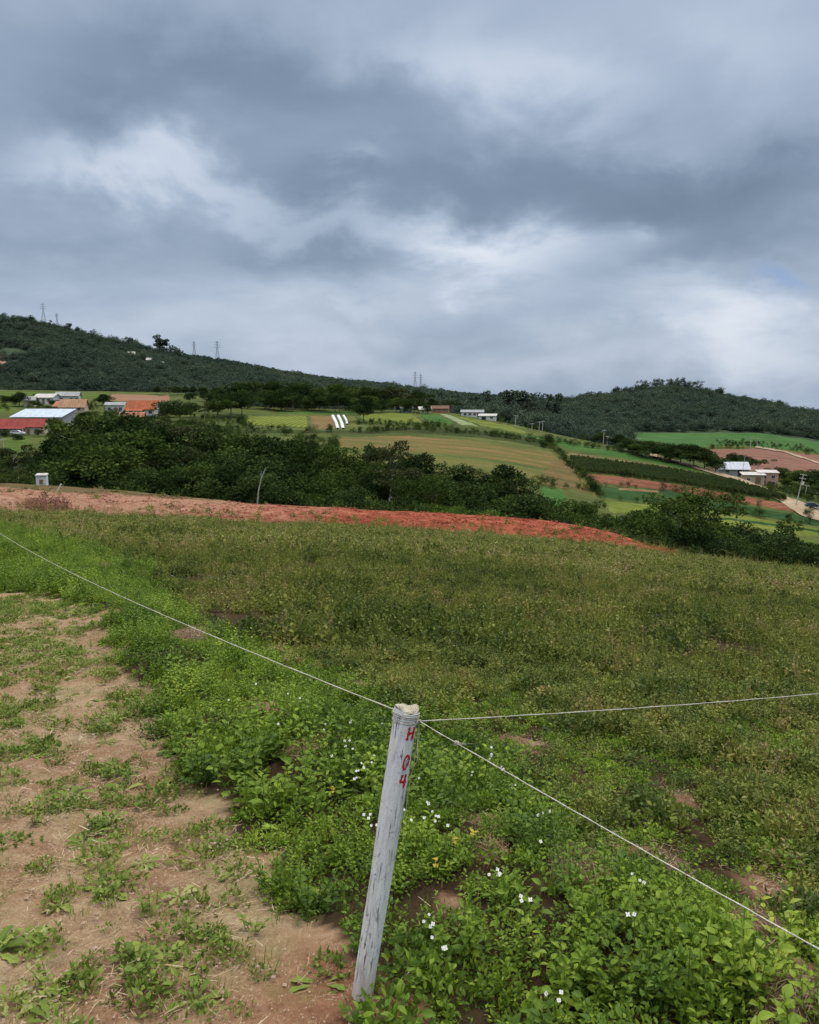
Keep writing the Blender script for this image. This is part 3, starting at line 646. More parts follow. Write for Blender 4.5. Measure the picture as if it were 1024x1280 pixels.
def crown(kind, seed, mat, n=3600, ls=.42):
    """foliage of a 12 m tree (z up from the ground), as many leaf sprays around a set of boughs"""
    r = np.random.default_rng(seed); mb = MB()
    if kind == 'round': cs = [(r.normal(0, 2.0), r.normal(0, 2.0), r.uniform(4.5, 10.2), r.uniform(1.3, 2.4)) for _ in range(15)]+[(0, 0, 7, 3.0), (r.normal(0, .8), 0, 10.4, 1.5)]
    elif kind == 'bushy': cs = [(r.normal(0, 2.3), r.normal(0, 2.3), r.uniform(1.8, 9.5), r.uniform(1.3, 2.5)) for _ in range(20)]+[(0, 0, 5, 3.2)]
    elif kind == 'umbrella': cs = [(r.normal(0, 3.0), r.normal(0, 2.4), r.uniform(9.0, 11.2), r.uniform(.9, 1.5)) for _ in range(14)]
    elif kind == 'airy': cs = [(r.normal(0, 2.8), r.normal(0, 2.4), r.uniform(6, 11.3), r.uniform(.7, 1.4)) for _ in range(22)]
    else: cs = [(r.normal(0, .7), r.normal(0, .7), r.uniform(4.5, 11.3), r.uniform(.6, 1.1)) for _ in range(11)]
    w = np.array([c[3]**2 for c in cs]); w /= w.sum(); flat = .55 if kind in ('umbrella', 'airy') else .8
    for (cx, cy, cz, cr), q in zip(cs, w):
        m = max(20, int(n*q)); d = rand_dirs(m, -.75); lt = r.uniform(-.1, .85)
        rad = cr*(r.uniform(.25, 1.05, m)**.45)*(1+.22*np.sin(d[:, 0]*5+seed)*np.cos(d[:, 1]*6+cx))
        P = d*rad[:, None]*np.array([1, 1, flat])+np.array([cx, cy, cz])
        D = d+r.normal(0, .7, (m, 3)); Nn = d*.8+r.normal(0, .6, (m, 3))+np.array([0, 0, .5]); s = r.uniform(.5, 1.35, m)
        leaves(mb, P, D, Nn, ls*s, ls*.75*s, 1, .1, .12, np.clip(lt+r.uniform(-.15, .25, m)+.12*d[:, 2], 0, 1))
    return mb.mesh('crown', mat)
def trunk(kind, seed, mat, H=12, R=.22):
    r = np.random.default_rng(seed); mb = MB(); t = np.linspace(0, 1, 6)
    top = {'round': .7, 'bushy': .6, 'umbrella': .86, 'airy': .8}.get(kind, .93)*H
    P = np.stack([np.cumsum(r.normal(0, .14, 6)), np.cumsum(r.normal(0, .14, 6)), t*top-.3], 1); mb.tube(P, R*(1-.72*t), 7)
    for i in range(9):
        s = r.uniform(.35, .98); b0 = np.array([np.interp(s, t, P[:, 0]), np.interp(s, t, P[:, 1]), np.interp(s, t, P[:, 2])])
        th = r.uniform(0, 6.28); ln = r.uniform(1.2, 3.2)*(1 if kind != 'slim' else .35)
        e = b0+np.array([math.cos(th)*ln, math.sin(th)*ln, r.uniform(.9, 2.2)]); mid = (b0+e)/2+np.array([0, 0, -.2])
        mb.tube([b0, mid, e], [R*.4*(1.1-s*.5), R*.25, R*.08], 5)
    return mb.mesh('trunk', mat, True)
KINDS = {}
def kind_set(key, kind, mat, n, count, ls, bark=None, seed=0, R=.22):
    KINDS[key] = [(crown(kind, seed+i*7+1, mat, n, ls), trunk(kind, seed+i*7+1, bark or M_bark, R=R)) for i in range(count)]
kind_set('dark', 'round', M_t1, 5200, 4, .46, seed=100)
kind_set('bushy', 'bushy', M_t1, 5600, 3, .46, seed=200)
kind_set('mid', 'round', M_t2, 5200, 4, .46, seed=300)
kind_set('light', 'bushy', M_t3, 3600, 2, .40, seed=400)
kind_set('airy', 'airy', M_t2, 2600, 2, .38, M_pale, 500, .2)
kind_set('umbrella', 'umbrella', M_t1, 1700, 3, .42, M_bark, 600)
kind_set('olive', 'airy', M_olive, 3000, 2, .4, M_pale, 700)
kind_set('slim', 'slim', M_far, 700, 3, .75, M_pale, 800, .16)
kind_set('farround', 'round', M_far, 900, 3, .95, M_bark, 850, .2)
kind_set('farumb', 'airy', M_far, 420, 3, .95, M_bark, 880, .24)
TREES = []   # (azimuth, tone words, object, belt key)
TONE = {'dark': 'dark round-crowned tree', 'bushy': 'dark bushy tree', 'mid': 'mid-green broadleaf tree', 'light': 'light-green bush', 'airy': 'loose airy tree',
        'umbrella': 'flat-topped tree', 'olive': 'greyish olive tree', 'slim': 'slim tall eucalyptus', 'farround': 'dark rounded tree', 'farumb': 'spreading open-crowned tree'}
def tree(key, u, vtop, y, belt, width=1.0, base_v=None, ymin=0, minh=2.5):
    a, m = slope(u, vtop)
    if base_v is not None:
        g = G1(u, base_v, ymin); y = g.y
    x = float(slope(u, vtop)[0])*y; z0 = gz(x, y); h = max(minh, EYE+float(m)*y-z0)
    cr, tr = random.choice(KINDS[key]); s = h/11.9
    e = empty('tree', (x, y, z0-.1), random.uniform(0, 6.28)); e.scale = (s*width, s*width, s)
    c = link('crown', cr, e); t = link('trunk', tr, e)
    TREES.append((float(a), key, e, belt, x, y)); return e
# the wood in the valley: three rows
prof = [(-60, 550), (0, 562), (30, 556), (62, 546), (92, 524), (120, 512), (160, 516), (200, 529), (240, 527), (300, 541), (350, 545), (400, 556), (450, 567), (500, 572), (560, 580), (620, 586), (650, 590), (672, 622), (710, 626), (760, 636), (800, 644), (850, 632), (900, 646), (930, 658), (980, 676), (1024, 678), (1100, 684)]
def T(u): return np.interp(u, *zip(*prof))
def pick(w): return random.choices(list(w), list(w.values()))[0]
u = -70
while u < 1110:
    k = pick({'dark': 4, 'bushy': 3, 'mid': 3.5, 'airy': .9, 'olive': .4}); y = random.uniform(158, 176)
    if not (862 < u < 905):
        tree(k, u+random.uniform(-6, 6), T(u)+random.uniform(-9, 10), y, 'back row of the valley wood', random.uniform(1.1, 1.5), minh=4)
    u += 27 if u < 640 else 24
u = -60
while u < 1100:
    k = pick({'dark': 3.5, 'bushy': 3, 'mid': 3.5, 'airy': .8, 'olive': .7}); y = random.uniform(126, 144)
    tree(k, u+random.uniform(-7, 7), T(u)+(20 if u < 640 else 9)+random.uniform(-7, 14), y, 'middle row of the valley wood', random.uniform(1.1, 1.45), minh=4)
    u += 33 if u < 640 else 28
u = 40
while u < 1090:
    k = pick({'dark': 3, 'bushy': 5, 'mid': 3}); y = random.uniform(100, 113)
    tree(k, u+random.uniform(-8, 8), T(u)+(46 if u < 640 else 20)+random.uniform(-9, 15), y, 'front row of the valley wood', random.uniform(1.15, 1.5), minh=3.5)
    u += 36 if u < 640 else 31
for (k, u, v, y, w_) in [('light', 565, 628, 92, 1.5), ('light', 611, 633, 93, 1.6), ('airy', 872, 612, 118, 1.2), ('airy', 850, 622, 112, 1.1), ('umbrella', 963, 654, 108, .9), ('dark', 985, 668, 98, 1.2), ('bushy', 1012, 672, 97, 1.2), ('bushy', 905, 668, 98, 1.3), ('olive', 487, 552, 150, .8), ('mid', 545, 592, 118, 1.1), ('umbrella', 470, 556, 165, .7), ('airy', 8, 588, 92, 1.1), ('olive', 18, 584, 95, 1.2)]:
    tree(k, u, v, y, 'front edge of the valley wood', w_, minh=2.2)
# tree line along the ridge of the cultivated slope
rp = [(180, 492), (204, 491), (222, 488), (245, 482), (280, 480), (330, 478), (380, 480), (420, 480), (470, 484), (510, 487), (530, 492), (560, 503)]
u = 200
while u < 568:
    k = pick({'dark': 4, 'umbrella': 2, 'mid': 1, 'olive': 2 if u > 440 else .3})
    tree(k, u+random.uniform(-4, 4), np.interp(u, *zip(*rp))+random.uniform(-4, 5), random.uniform(425, 455) if u > 280 else random.uniform(455, 490), 'tree line on the field ridge', random.uniform(1.2, 1.7), minh=5); u += 11
u = 238
while u < 545:
    k = pick({'dark': 4, 'bushy': 3, 'mid': 1})
    tree(k, u+random.uniform(-4, 4), np.interp(u, *zip(*rp))+random.uniform(6, 14), random.uniform(395, 418), 'lower edge of the ridge tree line', random.uniform(1.2, 1.7), minh=5); u += 15
for (k, u, v, bv, w_) in [('dark', 454, 496, 528, 1.0), ('bushy', 687, 541, 556, 1.0), ('bushy', 679, 549, 559, .9), ('dark', 24, 489, 508, 1.3), ('dark', 222, 499, 527, 1.2), ('bushy', 205, 500, 522, 1.1), ('mid', 238, 503, 522, 1.1), ('dark', 128, 492, 507, 1.4), ('bushy', 60, 505, 514, 1.5), ('mid', 100, 499, 507, 1.4),
        ('bushy', 5, 493, 503, 1.4), ('mid', 45, 500, 510, 1.2), ('mid', 115, 513, 526, 1.4), ('dark', 104, 515, 530, 1.2), ('bushy', 148, 517, 528, 1.3), ('dark', 137, 500, 511, 1.2), ('bushy', 205, 519, 533, 1.3), ('bushy', 190, 516, 526, 1.3), ('olive', 255, 505, 524, 1.1), ('mid', 270, 498, 522, 1.2), ('dark', 290, 488, 521, 1.1), ('dark', 300, 486, 519, 1.0),
        ('bushy', 240, 522, 537, 1.3), ('mid', 220, 528, 545, 1.2), ('bushy', 262, 530, 545, 1.3), ('bushy', 20, 540, 550, 1.2), ('mid', 70, 530, 545, 1.2), ('umbrella', 365, 493, 515, 1.0), ('dark', 350, 487, 513, 1.1), ('dark', 400, 489, 515, 1.1), ('umbrella', 425, 491, 516, 1.1), ('bushy', 505, 508, 516, 1.2), ('mid', 170, 500, 507, 1.3), ('mid', 98, 520, 534, 1.2), ('dark', 62, 524, 535, .9), ('bushy', 196, 508, 519, 1.2), ('bushy', 158, 513, 520, .9), ('mid', 66, 499, 508, 1.2), ('bushy', 112, 503, 512, 1.2), ('bushy', 6, 536, 546, .9), ('dark', 48, 536, 546, 1.0), ('olive', 128, 518, 530, 1.1)]:
    tree(k, u, v, None, 'slope around the farmhouses', w_*1.35, bv, 190, 2)
for (k, u, v, bv, w_) in [('dark', 772, 543, 560, 1.3), ('bushy', 786, 547, 566, 1.3), ('dark', 800, 550, 570, 1.2), ('mid', 812, 550, 572, 1.3), ('dark', 826, 552, 576, 1.3), ('bushy', 840, 556, 578, 1.3), ('dark', 852, 553, 580, 1.2), ('dark', 868, 556, 584, 1.2), ('dark', 882, 560, 586, 1.2), ('bushy', 895, 569, 590, 1.3),
        ('dark', 917, 565, 592, 1.0), ('dark', 930, 568, 592, 1.1), ('umbrella', 949, 573, 594, 1.0), ('bushy', 906, 574, 590, 1.2), ('dark', 972, 583, 600, 1.2), ('bushy', 984, 586, 603, 1.4), ('mid', 1000, 587, 607, 1.3), ('dark', 1015, 586, 610, 1.3), ('bushy', 1030, 588, 614, 1.3), ('mid', 985, 598, 612, 1.3), ('bushy', 1010, 604, 622, 1.2), ('olive', 1018, 612, 626, 1.1), ('bushy', 1028, 600, 620, 1.2), ('mid', 965, 593, 604, 1.3),
        ('dark', 750, 540, 554, 1.3), ('bushy', 738, 538, 551, 1.2)]:
    g0 = G1(u, bv, 190); tree(k, u, v, None, 'behind the right-hand fields', w_*1.5, bv, min(g0.y, 400), 2)
for (u, v) in [(552, 488), (564, 492), (572, 494), (587, 496), (596, 496), (609, 488), (633, 489), (640, 488), (652, 489), (660, 491), (668, 491), (686, 493), (696, 492)]:
    tree(random.choice(['slim', 'farumb', 'slim']), u, v, 650, 'ridge between the two hills', random.uniform(.9, 1.5), minh=12)
for (u, v) in [(807, 475), (819, 473), (827, 474), (839, 473), (848, 472), (856, 475), (864, 477), (873, 476)]:
    tree('farumb', u, v, 990, 'bald top of the right-hand hill', random.uniform(.8, 1.1), minh=9)
for (u, v) in [(196, 418), (202, 424), (207, 424), (86, 404), (62, 400)]:
    tree('slim', u, v, 985, 'crest of the left-hand hill', 1.3, minh=9)
for (u, v) in [(160, 421), (40, 394), (96, 408), (358, 463), (445, 476), (218, 431), (900, 484), (930, 494), (975, 500), (735, 488), (770, 483)]:
    tree('farround', u, v, 985, 'skyline of the wooded hills', random.uniform(.9, 1.3), minh=9)
ORD = ['first', 'second', 'third', 'fourth', 'fifth', 'sixth', 'seventh', 'eighth', 'ninth', 'tenth', 'eleventh', 'twelfth', 'thirteenth', 'fourteenth', 'fifteenth', 'sixteenth', 'seventeenth', 'eighteenth', 'nineteenth', 'twentieth']; ORD += ['twenty-'+o for o in ORD[:9]]+['thirtieth']+['thirty-'+o for o in ORD[:9]]
def label_trees():
    groups = {}
    for t in TREES: groups.setdefault((t[3], t[1]), []).append(t)
    for (belt, key), L in groups.items():
        L.sort(key=lambda t: t[0])
        for i, t in enumerate(L):
            lb = (ORD[i]+' '+TONE[key]+' from the left' if len(L) > 1 else 'the only '+TONE[key])+', '+belt
            tag(t[2], lb, 'bush' if key == 'light' else 'tree', 'trees, '+belt)
            t[2].name = {'slim': 'eucalyptus_tree', 'light': 'bright_bush', 'umbrella': 'umbrella_tree', 'farumb': 'spreading_tree'}.get(key, 'broadleaf_tree')
label_trees()
print('trees', len(TREES))

# woodland canopy of the hills: uncountable
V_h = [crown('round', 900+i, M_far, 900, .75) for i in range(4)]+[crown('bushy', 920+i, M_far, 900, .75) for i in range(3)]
def area(n, y0, y1, am): y = np.sqrt(rng.uniform(y0*y0, y1*y1, n)); return rng.uniform(-am, am, n)*y, y
x, y = area(16000, 632, 1010, .75); x3, y3 = area(5200, 445, 645, .6); u3 = 512+F*x3/y3; k3 = ((u3 > 560) & (u3 < 785) & (y3 > np.interp(u3, [560, 700, 790], [500, 450, 445]))) | ((u3 > 225) & (u3 <= 562) & (y3 > 515))
x = np.r_[x, x3[k3]]; y = np.r_[y, y3[k3]]
uu = 512+F*x/y
k = (fbm(x*.02, y*.02, 91) > .22) & ~((np.hypot(x-at(4, 458, 800).x, y-800) < 26))
k &= ~((uu > 785) & (y < 634+fbm(x*.01, y*0, 4)*14))
k &= ~((uu < 230) & (y < 640))
x, y = x[k], y[k]
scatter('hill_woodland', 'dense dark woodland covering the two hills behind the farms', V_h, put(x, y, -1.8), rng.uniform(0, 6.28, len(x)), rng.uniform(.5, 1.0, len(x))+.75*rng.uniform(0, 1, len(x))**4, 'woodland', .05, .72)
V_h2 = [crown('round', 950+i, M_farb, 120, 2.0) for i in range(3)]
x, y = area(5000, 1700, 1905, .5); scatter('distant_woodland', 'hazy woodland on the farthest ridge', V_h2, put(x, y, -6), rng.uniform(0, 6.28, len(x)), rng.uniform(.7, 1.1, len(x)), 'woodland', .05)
# undergrowth between the valley trees and hedges on the slope
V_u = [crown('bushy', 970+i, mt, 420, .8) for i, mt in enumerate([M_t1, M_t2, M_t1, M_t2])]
x, y = area(2600, 98, 186, .72); uu = 512+F*x/y; k = ~((uu > 660) & (y > 150)) & ~((uu > 855) & (uu < 900) & (y > 130)); x, y = x[k], y[k]
scatter('valley_undergrowth', 'dark undergrowth filling the valley beneath the trees', V_u, put(x, y, -.2), rng.uniform(0, 6.28, len(x)), rng.uniform(.18, .42, len(x)), 'undergrowth', .08)
def along(pts, n, ymin, spread=.6):
    P = np.array(pts, float); s = np.linspace(0, 1, len(P)); t = rng.uniform(0, 1, n)
    return G(np.interp(t, s, P[:, 0])+rng.normal(0, 1.2, n), np.interp(t, s, P[:, 1])+rng.normal(0, spread, n), ymin)
H_ = np.concatenate([along([(238, 540), (450, 541), (520, 537), (600, 543), (690, 556)], 130, 186), along([(690, 558), (720, 590), (752, 622)], 60, 186, 2), along([(890, 559), (930, 555), (980, 560), (1030, 569)], 140, 380, 2.2), along([(560, 512), (620, 526), (690, 541), (764, 557)], 60, 186, 1),
        along([(240, 521), (300, 528), (306, 533)], 40, 186, 1.5), along([(300, 541), (420, 556), (415, 575)], 80, 186, 4), along([(150, 530), (300, 548)], 160, 186, 7), along([(0, 505), (130, 512), (150, 530)], 110, 186, 7), along([(445, 530), (560, 534)], 50, 186, .6), along([(980, 612), (1030, 630)], 60, 186, 3), along([(727, 590), (840, 604), (916, 617), (985, 629)], 16, 186, .4), along([(737, 607), (840, 614), (916, 627), (1012, 645)], 26, 186, .5), along([(750, 623), (916, 641), (1030, 660)], 24, 186, 1), along([(415, 578), (640, 605), (740, 614)], 22, 186, 2), along([(692, 553), (764, 564), (815, 572)], 30, 186, .5), along([(960, 610), (1000, 618)], 30, 186, 3)])
scatter('hedge_shrubs', 'scrub and hedges between the plots of the far slope', V_u, H_, rng.uniform(0, 6.28, len(H_)), rng.uniform(.08, .30, len(H_)), 'shrubs', .08)
# standing corn on the right-hand slope
M_corn = leafmat('corn_leaf', [(0, (.04, .075, .022)), (.5, (.08, .125, .035)), (1, (.18, .20, .07))], .1, .1, .2)
V_c = []
for i in range(3):
    mb = MB(); n = 16; th = rng.uniform(0, 6.28, n); B_ = np.stack([rng.normal(0, .12, n), rng.normal(0, .12, n), rng.uniform(.1, 1.3, n)], 1)
    leaves(mb, B_, np.stack([np.cos(th)*.5, np.sin(th)*.5, np.ones(n)], 1), np.stack([np.cos(th), np.sin(th), .3+0*th], 1), .9, .22, 1, .2, .1, rng.uniform(0, 1, n)); V_c.append(mb.mesh('corn_plant', M_corn))
top = [(714, 573), (764, 579), (820, 586), (870, 595), (916, 603), (980, 624)]; bot = [(724, 591), (764, 594), (840, 604), (916, 617), (982, 626)]
n = 7500; t = rng.uniform(0, 1, n); q = rng.uniform(0, 1, n)
def pl(P, t): P = np.array(P, float); s = np.concatenate([[0], np.cumsum(np.hypot(*np.diff(P, axis=0).T))]); s /= s[-1]; return np.interp(t, s, P[:, 0]), np.interp(t, s, P[:, 1])
tu, tv = pl(top, t); bu, bv = pl(bot, t); P = G(tu*q+bu*(1-q), tv*q+bv*(1-q), 186)
r_ = P[:, 0]*math.cos(.2)+P[:, 1]*math.sin(.2); off = np.round(r_/1.6)*1.6-r_; P[:, 0] += off*math.cos(.2)*.85; P[:, 1] += off*math.sin(.2)*.85; P[:, 2] = zground(P[:, 0], P[:, 1])+.1
scatter('corn_crop', 'rows of dark green corn standing on the right-hand slope', V_c, P, rng.uniform(0, 6.28, n), rng.uniform(.5, .85, n), 'corn', .05)
# ------------------------------------------------------------------ buildings
def wallmat(name, col): return simplemat(name, col, .85, .12, .8)
W_white = wallmat('white_wall', (.66, .66, .64)); W_cream = wallmat('cream_wall', (.50, .42, .30)); W_pink = wallmat('salmon_wall', (.55, .33, .25)); W_grey = wallmat('grey_wall', (.33, .34, .35)); W_yellow = wallmat('yellow_wall', (.50, .42, .24)); W_brick = wallmat('brick_wall', (.34, .18, .12))
M_dkw = simplemat('window_dark', (.03, .035, .04), .3, .1, 1); M_fr = simplemat('window_frame', (.55, .55, .53), .6, .1, 1)
def roofmat(name, col, sp=.9, metal=False):
    m = bpy.data.materials.new(name); b = NB(nodes(m)); co = b.coord(); n = b.noise(co, .7, 4)
    s = b.n('ShaderNodeSeparateXYZ', i_0=co).outputs[0]; wv = b.m('SINE', b.m('MULTIPLY', s, 6.283/sp))
    c = b.ramp(n, [(.3, tuple(q*.72 for q in col)), (.7, tuple(min(1, q*1.15) for q in col))])
    c = b.mix(b.m('MULTIPLY_ADD', wv, .15, .12, clamp=True), c, tuple(q*.4 for q in col))
    b.out(b.pbr(c, .45 if metal else .85, b.bump(wv, .4, .05), spec=.4 if metal else .2)); return m
R_red = roofmat('red_tiles', (.30, .06, .05)); R_or = roofmat('orange_tiles', (.42, .125, .06)); R_tan = roofmat('tan_tiles', (.42, .25, .16)); R_sal = roofmat('salmon_tiles', (.46, .19, .12)); R_met = roofmat('metal_sheet', (.58, .66, .78), 1.1, True); R_gr = roofmat('fibre_cement', (.36, .37, .38)); R_bl = roofmat('bluish_sheet', (.34, .38, .46), 1.1, True); R_lt = roofmat('pale_sheet', (.62, .58, .55)); R_br = roofmat('brown_tiles', (.20, .11, .08))
def slab(mb, P, th):
    P = [np.array(p, float) for p in P]; n = np.cross(P[1]-P[0], P[3]-P[0]); n /= np.linalg.norm(n)
    if n[2] < 0: n = -n
    V = P+[p+n*th for p in P]
    mb.add(V, [(0, 1, 2, 3), (7, 6, 5, 4), (0, 4, 5, 1), (1, 5, 6, 2), (2, 6, 7, 3), (3, 7, 4, 0)])
def house(label, u, vb, w, d, wall_h, roof_h, wm, rm, rz=0., y=None, ymin=190, style='gable', wins=(), doors=(), cat='house', name='house', porch=False, chimney=False, ov=.5, z0=None, ref=None):
    """w along the face towards the valley, ridge parallel to it"""
    if y is None: g = G1(u, vb, ymin)
    else: x = float(slope(u, vb)[0])*y; g = Vector((x, y, gz(x, y)))
    e = empty(name, (g.x, g.y+d*.3, g.z-.2 if z0 is None else z0), rz, label, cat, 'farm buildings in the valley')
    k_ = g.y/ref if ref else g.y/(300 if u < 300 else 420 if u < 700 else 250); k_ = 1 if ymin > 600 or y is not None else k_; e.scale = (k_, k_, k_)
    hw, hd, H = w/2, d/2, wall_h+.2
    mb = MB()
    V = [(-hw, -hd, -1.5), (hw, -hd, -1.5), (hw, hd, -1.5), (-hw, hd, -1.5), (-hw, -hd, H), (hw, -hd, H), (hw, hd, H), (-hw, hd, H)]
    Fs = [(0, 1, 5, 4), (2, 3, 7, 6)]
    if style == 'gable': V += [(-hw, 0, H+roof_h), (hw, 0, H+roof_h)]; Fs += [(1, 2, 6, 9, 5), (3, 0, 4, 8, 7)]
    else: V += [(-hw, hd, H+roof_h), (hw, hd, H+roof_h)]; Fs = [(0, 1, 5, 4), (1, 2, 9, 5), (3, 0, 4, 8), (2, 3, 8, 9)]
    mb.add(V, Fs); mb.obj('wall', wm, e)
    mr = MB(); s = roof_h/hd
    if style == 'gable':
        slab(mr, [(-hw-ov, -hd-ov, H-ov*s+.04), (hw+ov, -hd-ov, H-ov*s+.04), (hw+ov, .0, H+roof_h+.04), (-hw-ov, .0, H+roof_h+.04)], .14)
        slab(mr, [(-hw-ov, hd+ov, H-ov*s+.04), (hw+ov, hd+ov, H-ov*s+.04), (hw+ov, 0.01, H+roof_h+.04), (-hw-ov, 0.01, H+roof_h+.04)], .14)
    else:
        s = roof_h/d; slab(mr, [(-hw-ov, -hd-ov, H-ov*s+.04), (hw+ov, -hd-ov, H-ov*s+.04), (hw+ov, hd+ov, H+roof_h+ov*s+.04), (-hw-ov, hd+ov, H+roof_h+ov*s+.04)], .14)
    ro = mr.obj('roof', rm, e)
    if chimney: MB().box((hw*.4, hd*.3, H+roof_h*.7+.5), (.6, .6, 1.4)).obj('chimney', W_brick, ro)
    for (cx, cz, ww, wh) in wins:
        f = MB(); t = .09
        f.box((cx, -hd-.05, cz+wh/2+t/2), (ww+.2, .1, t)); f.box((cx, -hd-.06, cz-wh/2-t/2), (ww+.3, .14, t)); f.box((cx-ww/2-t/2, -hd-.05, cz), (t, .1, wh)); f.box((cx+ww/2+t/2, -hd-.05, cz), (t, .1, wh)); f.box((cx, -hd-.045, cz), (.05, .05, wh))
        fo = f.obj('window', M_fr, e); MB().box((cx, -hd-.012, cz), (ww, .03, wh)).obj('pane', M_dkw, fo)
    for (cx, ww, wh) in doors:
        do = MB().box((cx, -hd-.03, wh/2+.1), (ww, .06, wh)).obj('door', M_dkw if ww > 1.6 else simplemat('door_paint', (.22, .14, .09), .7), e)
        if ww <= 1.6: MB().box((cx+ww*.38, -hd-.09, wh*.5), (.05, .06, .14)).obj('handle', M_fr, do)
    if porch:
        mp = MB(); slab(mp, [(-hw*.9, -hd-2.2, H-.75), (hw*.3, -hd-2.2, H-.75), (hw*.3, -hd-.05, H-.1), (-hw*.9, -hd-.05, H-.1)], .1); mp.obj('porch_roof', rm, e)
        for px in (-hw*.85, -hw*.3, hw*.25): MB().box((px, -hd-2.05, (H-.8)/2), (.18, .18, H-.8)).obj('porch_post', W_white, e)
    return e
house('long cream house with a bright red tiled roof and white door surrounds', 26, 543, 16.5, 8, 2.9, 2.6, W_cream, R_red, .04, wins=[(-5.2, 1.7, 1.3, 1.1), (-1.6, 1.7, 1.3, 1.1), (6, 1.7, 1.2, 1)], doors=[(3.2, 1.0, 2.1), (-7, 1, 2.1)], porch=True)
house('long farm shed with a pale blue-white sheet metal roof behind the red-roofed house', 50, 533, 19, 10, 3.4, 2.6, W_grey, R_met, -.10, style='shed', cat='shed', name='farm_shed', doors=[(6, 2.4, 2.6), (2, 2.4, 2.6)], wins=[(8.4, 2.2, .8, .8)])
house('small white cottage with a grey roof just below the bright pasture', 84, 504, 7.5, 6, 2.6, 1.3, W_white, R_gr, .2, wins=[(-1.8, 1.6, 1, 1)], doors=[(1.5, 1, 2)])
house('low white house with a pale roof left of the small white cottage', 58, 505, 7, 6, 2.3, 1.2, W_white, R_lt, -.1, wins=[(-2, 1.5, 1, .9), (2, 1.5, 1, .9)], doors=[(0, .9, 2)])
house('tiny pale hut beside a dark tree, leftmost of the cottages under the pasture', 37, 508, 3.6, 4, 2.3, 1.1, W_cream, R_gr, .2, doors=[(0, .9, 2)])
house('house under a wide tan and salmon tiled roof above the metal shed', 91, 516, 8.5, 6, 2.2, 2.6, W_cream, R_tan, .12, wins=[(-2.6, 1.5, 1, .9), (2.4, 1.5, 1, .9)], doors=[(0, 1, 2)])
house('small annex with a reddish roof at the left end of the tan-roofed house', 79, 515, 5, 6, 2.1, 1.7, W_brick, R_sal, -.1, doors=[(0, 1, 2)], name='annex', cat='annex')
house('house with a vivid orange tiled roof and shaded veranda', 178, 520, 10.5, 7, 2.6, 2.9, W_white, R_or, -.07, wins=[(-3.4, 1.6, 1.2, 1), (3.8, 1.6, 1.2, 1)], doors=[(1, 1, 2.1)], porch=True)
house('small white house with two dark windows left of the orange-roofed house', 144, 516, 6.5, 5, 2.8, .9, W_white, R_gr, .1, wins=[(-1.8, 1.6, 1, 1), (2.1, 1.6, .9, 1)], doors=[(.3, .9, 2)])
house('low house with a salmon tiled roof below the orange-roofed house', 164, 529, 8, 6, 1.9, 2.0, W_pink, R_sal, .15, wins=[(2, 1.4, .9, .8)], doors=[(-1.5, .9, 1.9)])
house('tiny white hut with a dark doorway at the edge of the wood', 51, 604, 1.0, 1.1, .6, .1, W_white, R_lt, .25, y=84, style='shed', doors=[(0.02, .36, .42)], ov=.05, name='white_hut', cat='hut', z0=at(51, 605.5, 84).z)
house('pale yellow gabled cottage on the ridge among the trees', 531, 517, 6, 5, 2.2, 1.2, W_yellow, R_lt, .15, wins=[(-1.4, 1.4, .9, .9)], doors=[(1.2, .9, 1.9)])
house('low brick-walled house with a brown roof right of the yellow cottage', 550, 516, 9, 6, 2.2, 1.3, W_brick, R_br, -.1, wins=[(-2.4, 1.5, 1, .9), (2.4, 1.5, 1, .9)], doors=[(0, 1, 2)])
house('small orange-roofed cottage at the left end of the long white building', 567, 514, 5.5, 5, 2.4, 1.5, W_pink, R_sal, .1, wins=[(1.3, 1.5, .9, .9)], doors=[(-1, .9, 2)])
house('long low white building with dark openings stepping down the ridge', 591, 521, 11, 6, 2.4, 1.0, W_white, R_gr, -.12, wins=[(-3.6, 1.5, 1.2, 1), (-1.2, 1.5, 1.2, 1), (1.2, 1.5, 1.2, 1)], doors=[(3.6, 2.2, 2)], name='long_building', cat='building')
house('lower white building with a pale sheet roof at the right end of the ridge hamlet', 610, 525, 8.5, 5, 2.1, .8, W_white, R_lt, -.18, style='shed', wins=[(2.2, 1.4, 1.2, .9)], doors=[(-1.8, 2.2, 1.8)], name='long_building', cat='building')
house('greyish plastered house half hidden by ridge trees left of the yellow cottage', 508, 516, 6, 5, 2.4, 1.0, W_grey, R_gr, .1, wins=[(0, 1.5, 1, .9)], doors=[(1.9, .9, 1.9)])
house('farm shed with a bluish grey sheet roof beside the dirt road', 916, 594, 8.6, 6, 2.0, 1.8, W_grey, R_bl, -.12, wins=[(-2, 1.4, 1, .8)], doors=[(2, 1.8, 1.8)], name='farm_shed', cat='shed')
house('salmon pink two-storey house with a flat pale roof and dark windows by the dirt road', 960, 607, 5.6, 5, 3.9, .4, W_pink, R_lt, -.22, style='shed', wins=[(-1.2, 3.0, 1.1, .9), (1.3, 3.0, 1.0, .9), (1.3, 1.1, 1.0, .9)], doors=[(-1.2, 1, 1.9)], ov=.3)
house('low cream wing with a long pale awning roof attached left of the pink house', 942, 604, 6.0, 4, 2.5, .4, W_cream, R_lt, -.2, style='shed', wins=[(-1.6, 1.4, .9, .8)], doors=[(1.2, 1.6, 1.9)], name='house_wing', cat='house')
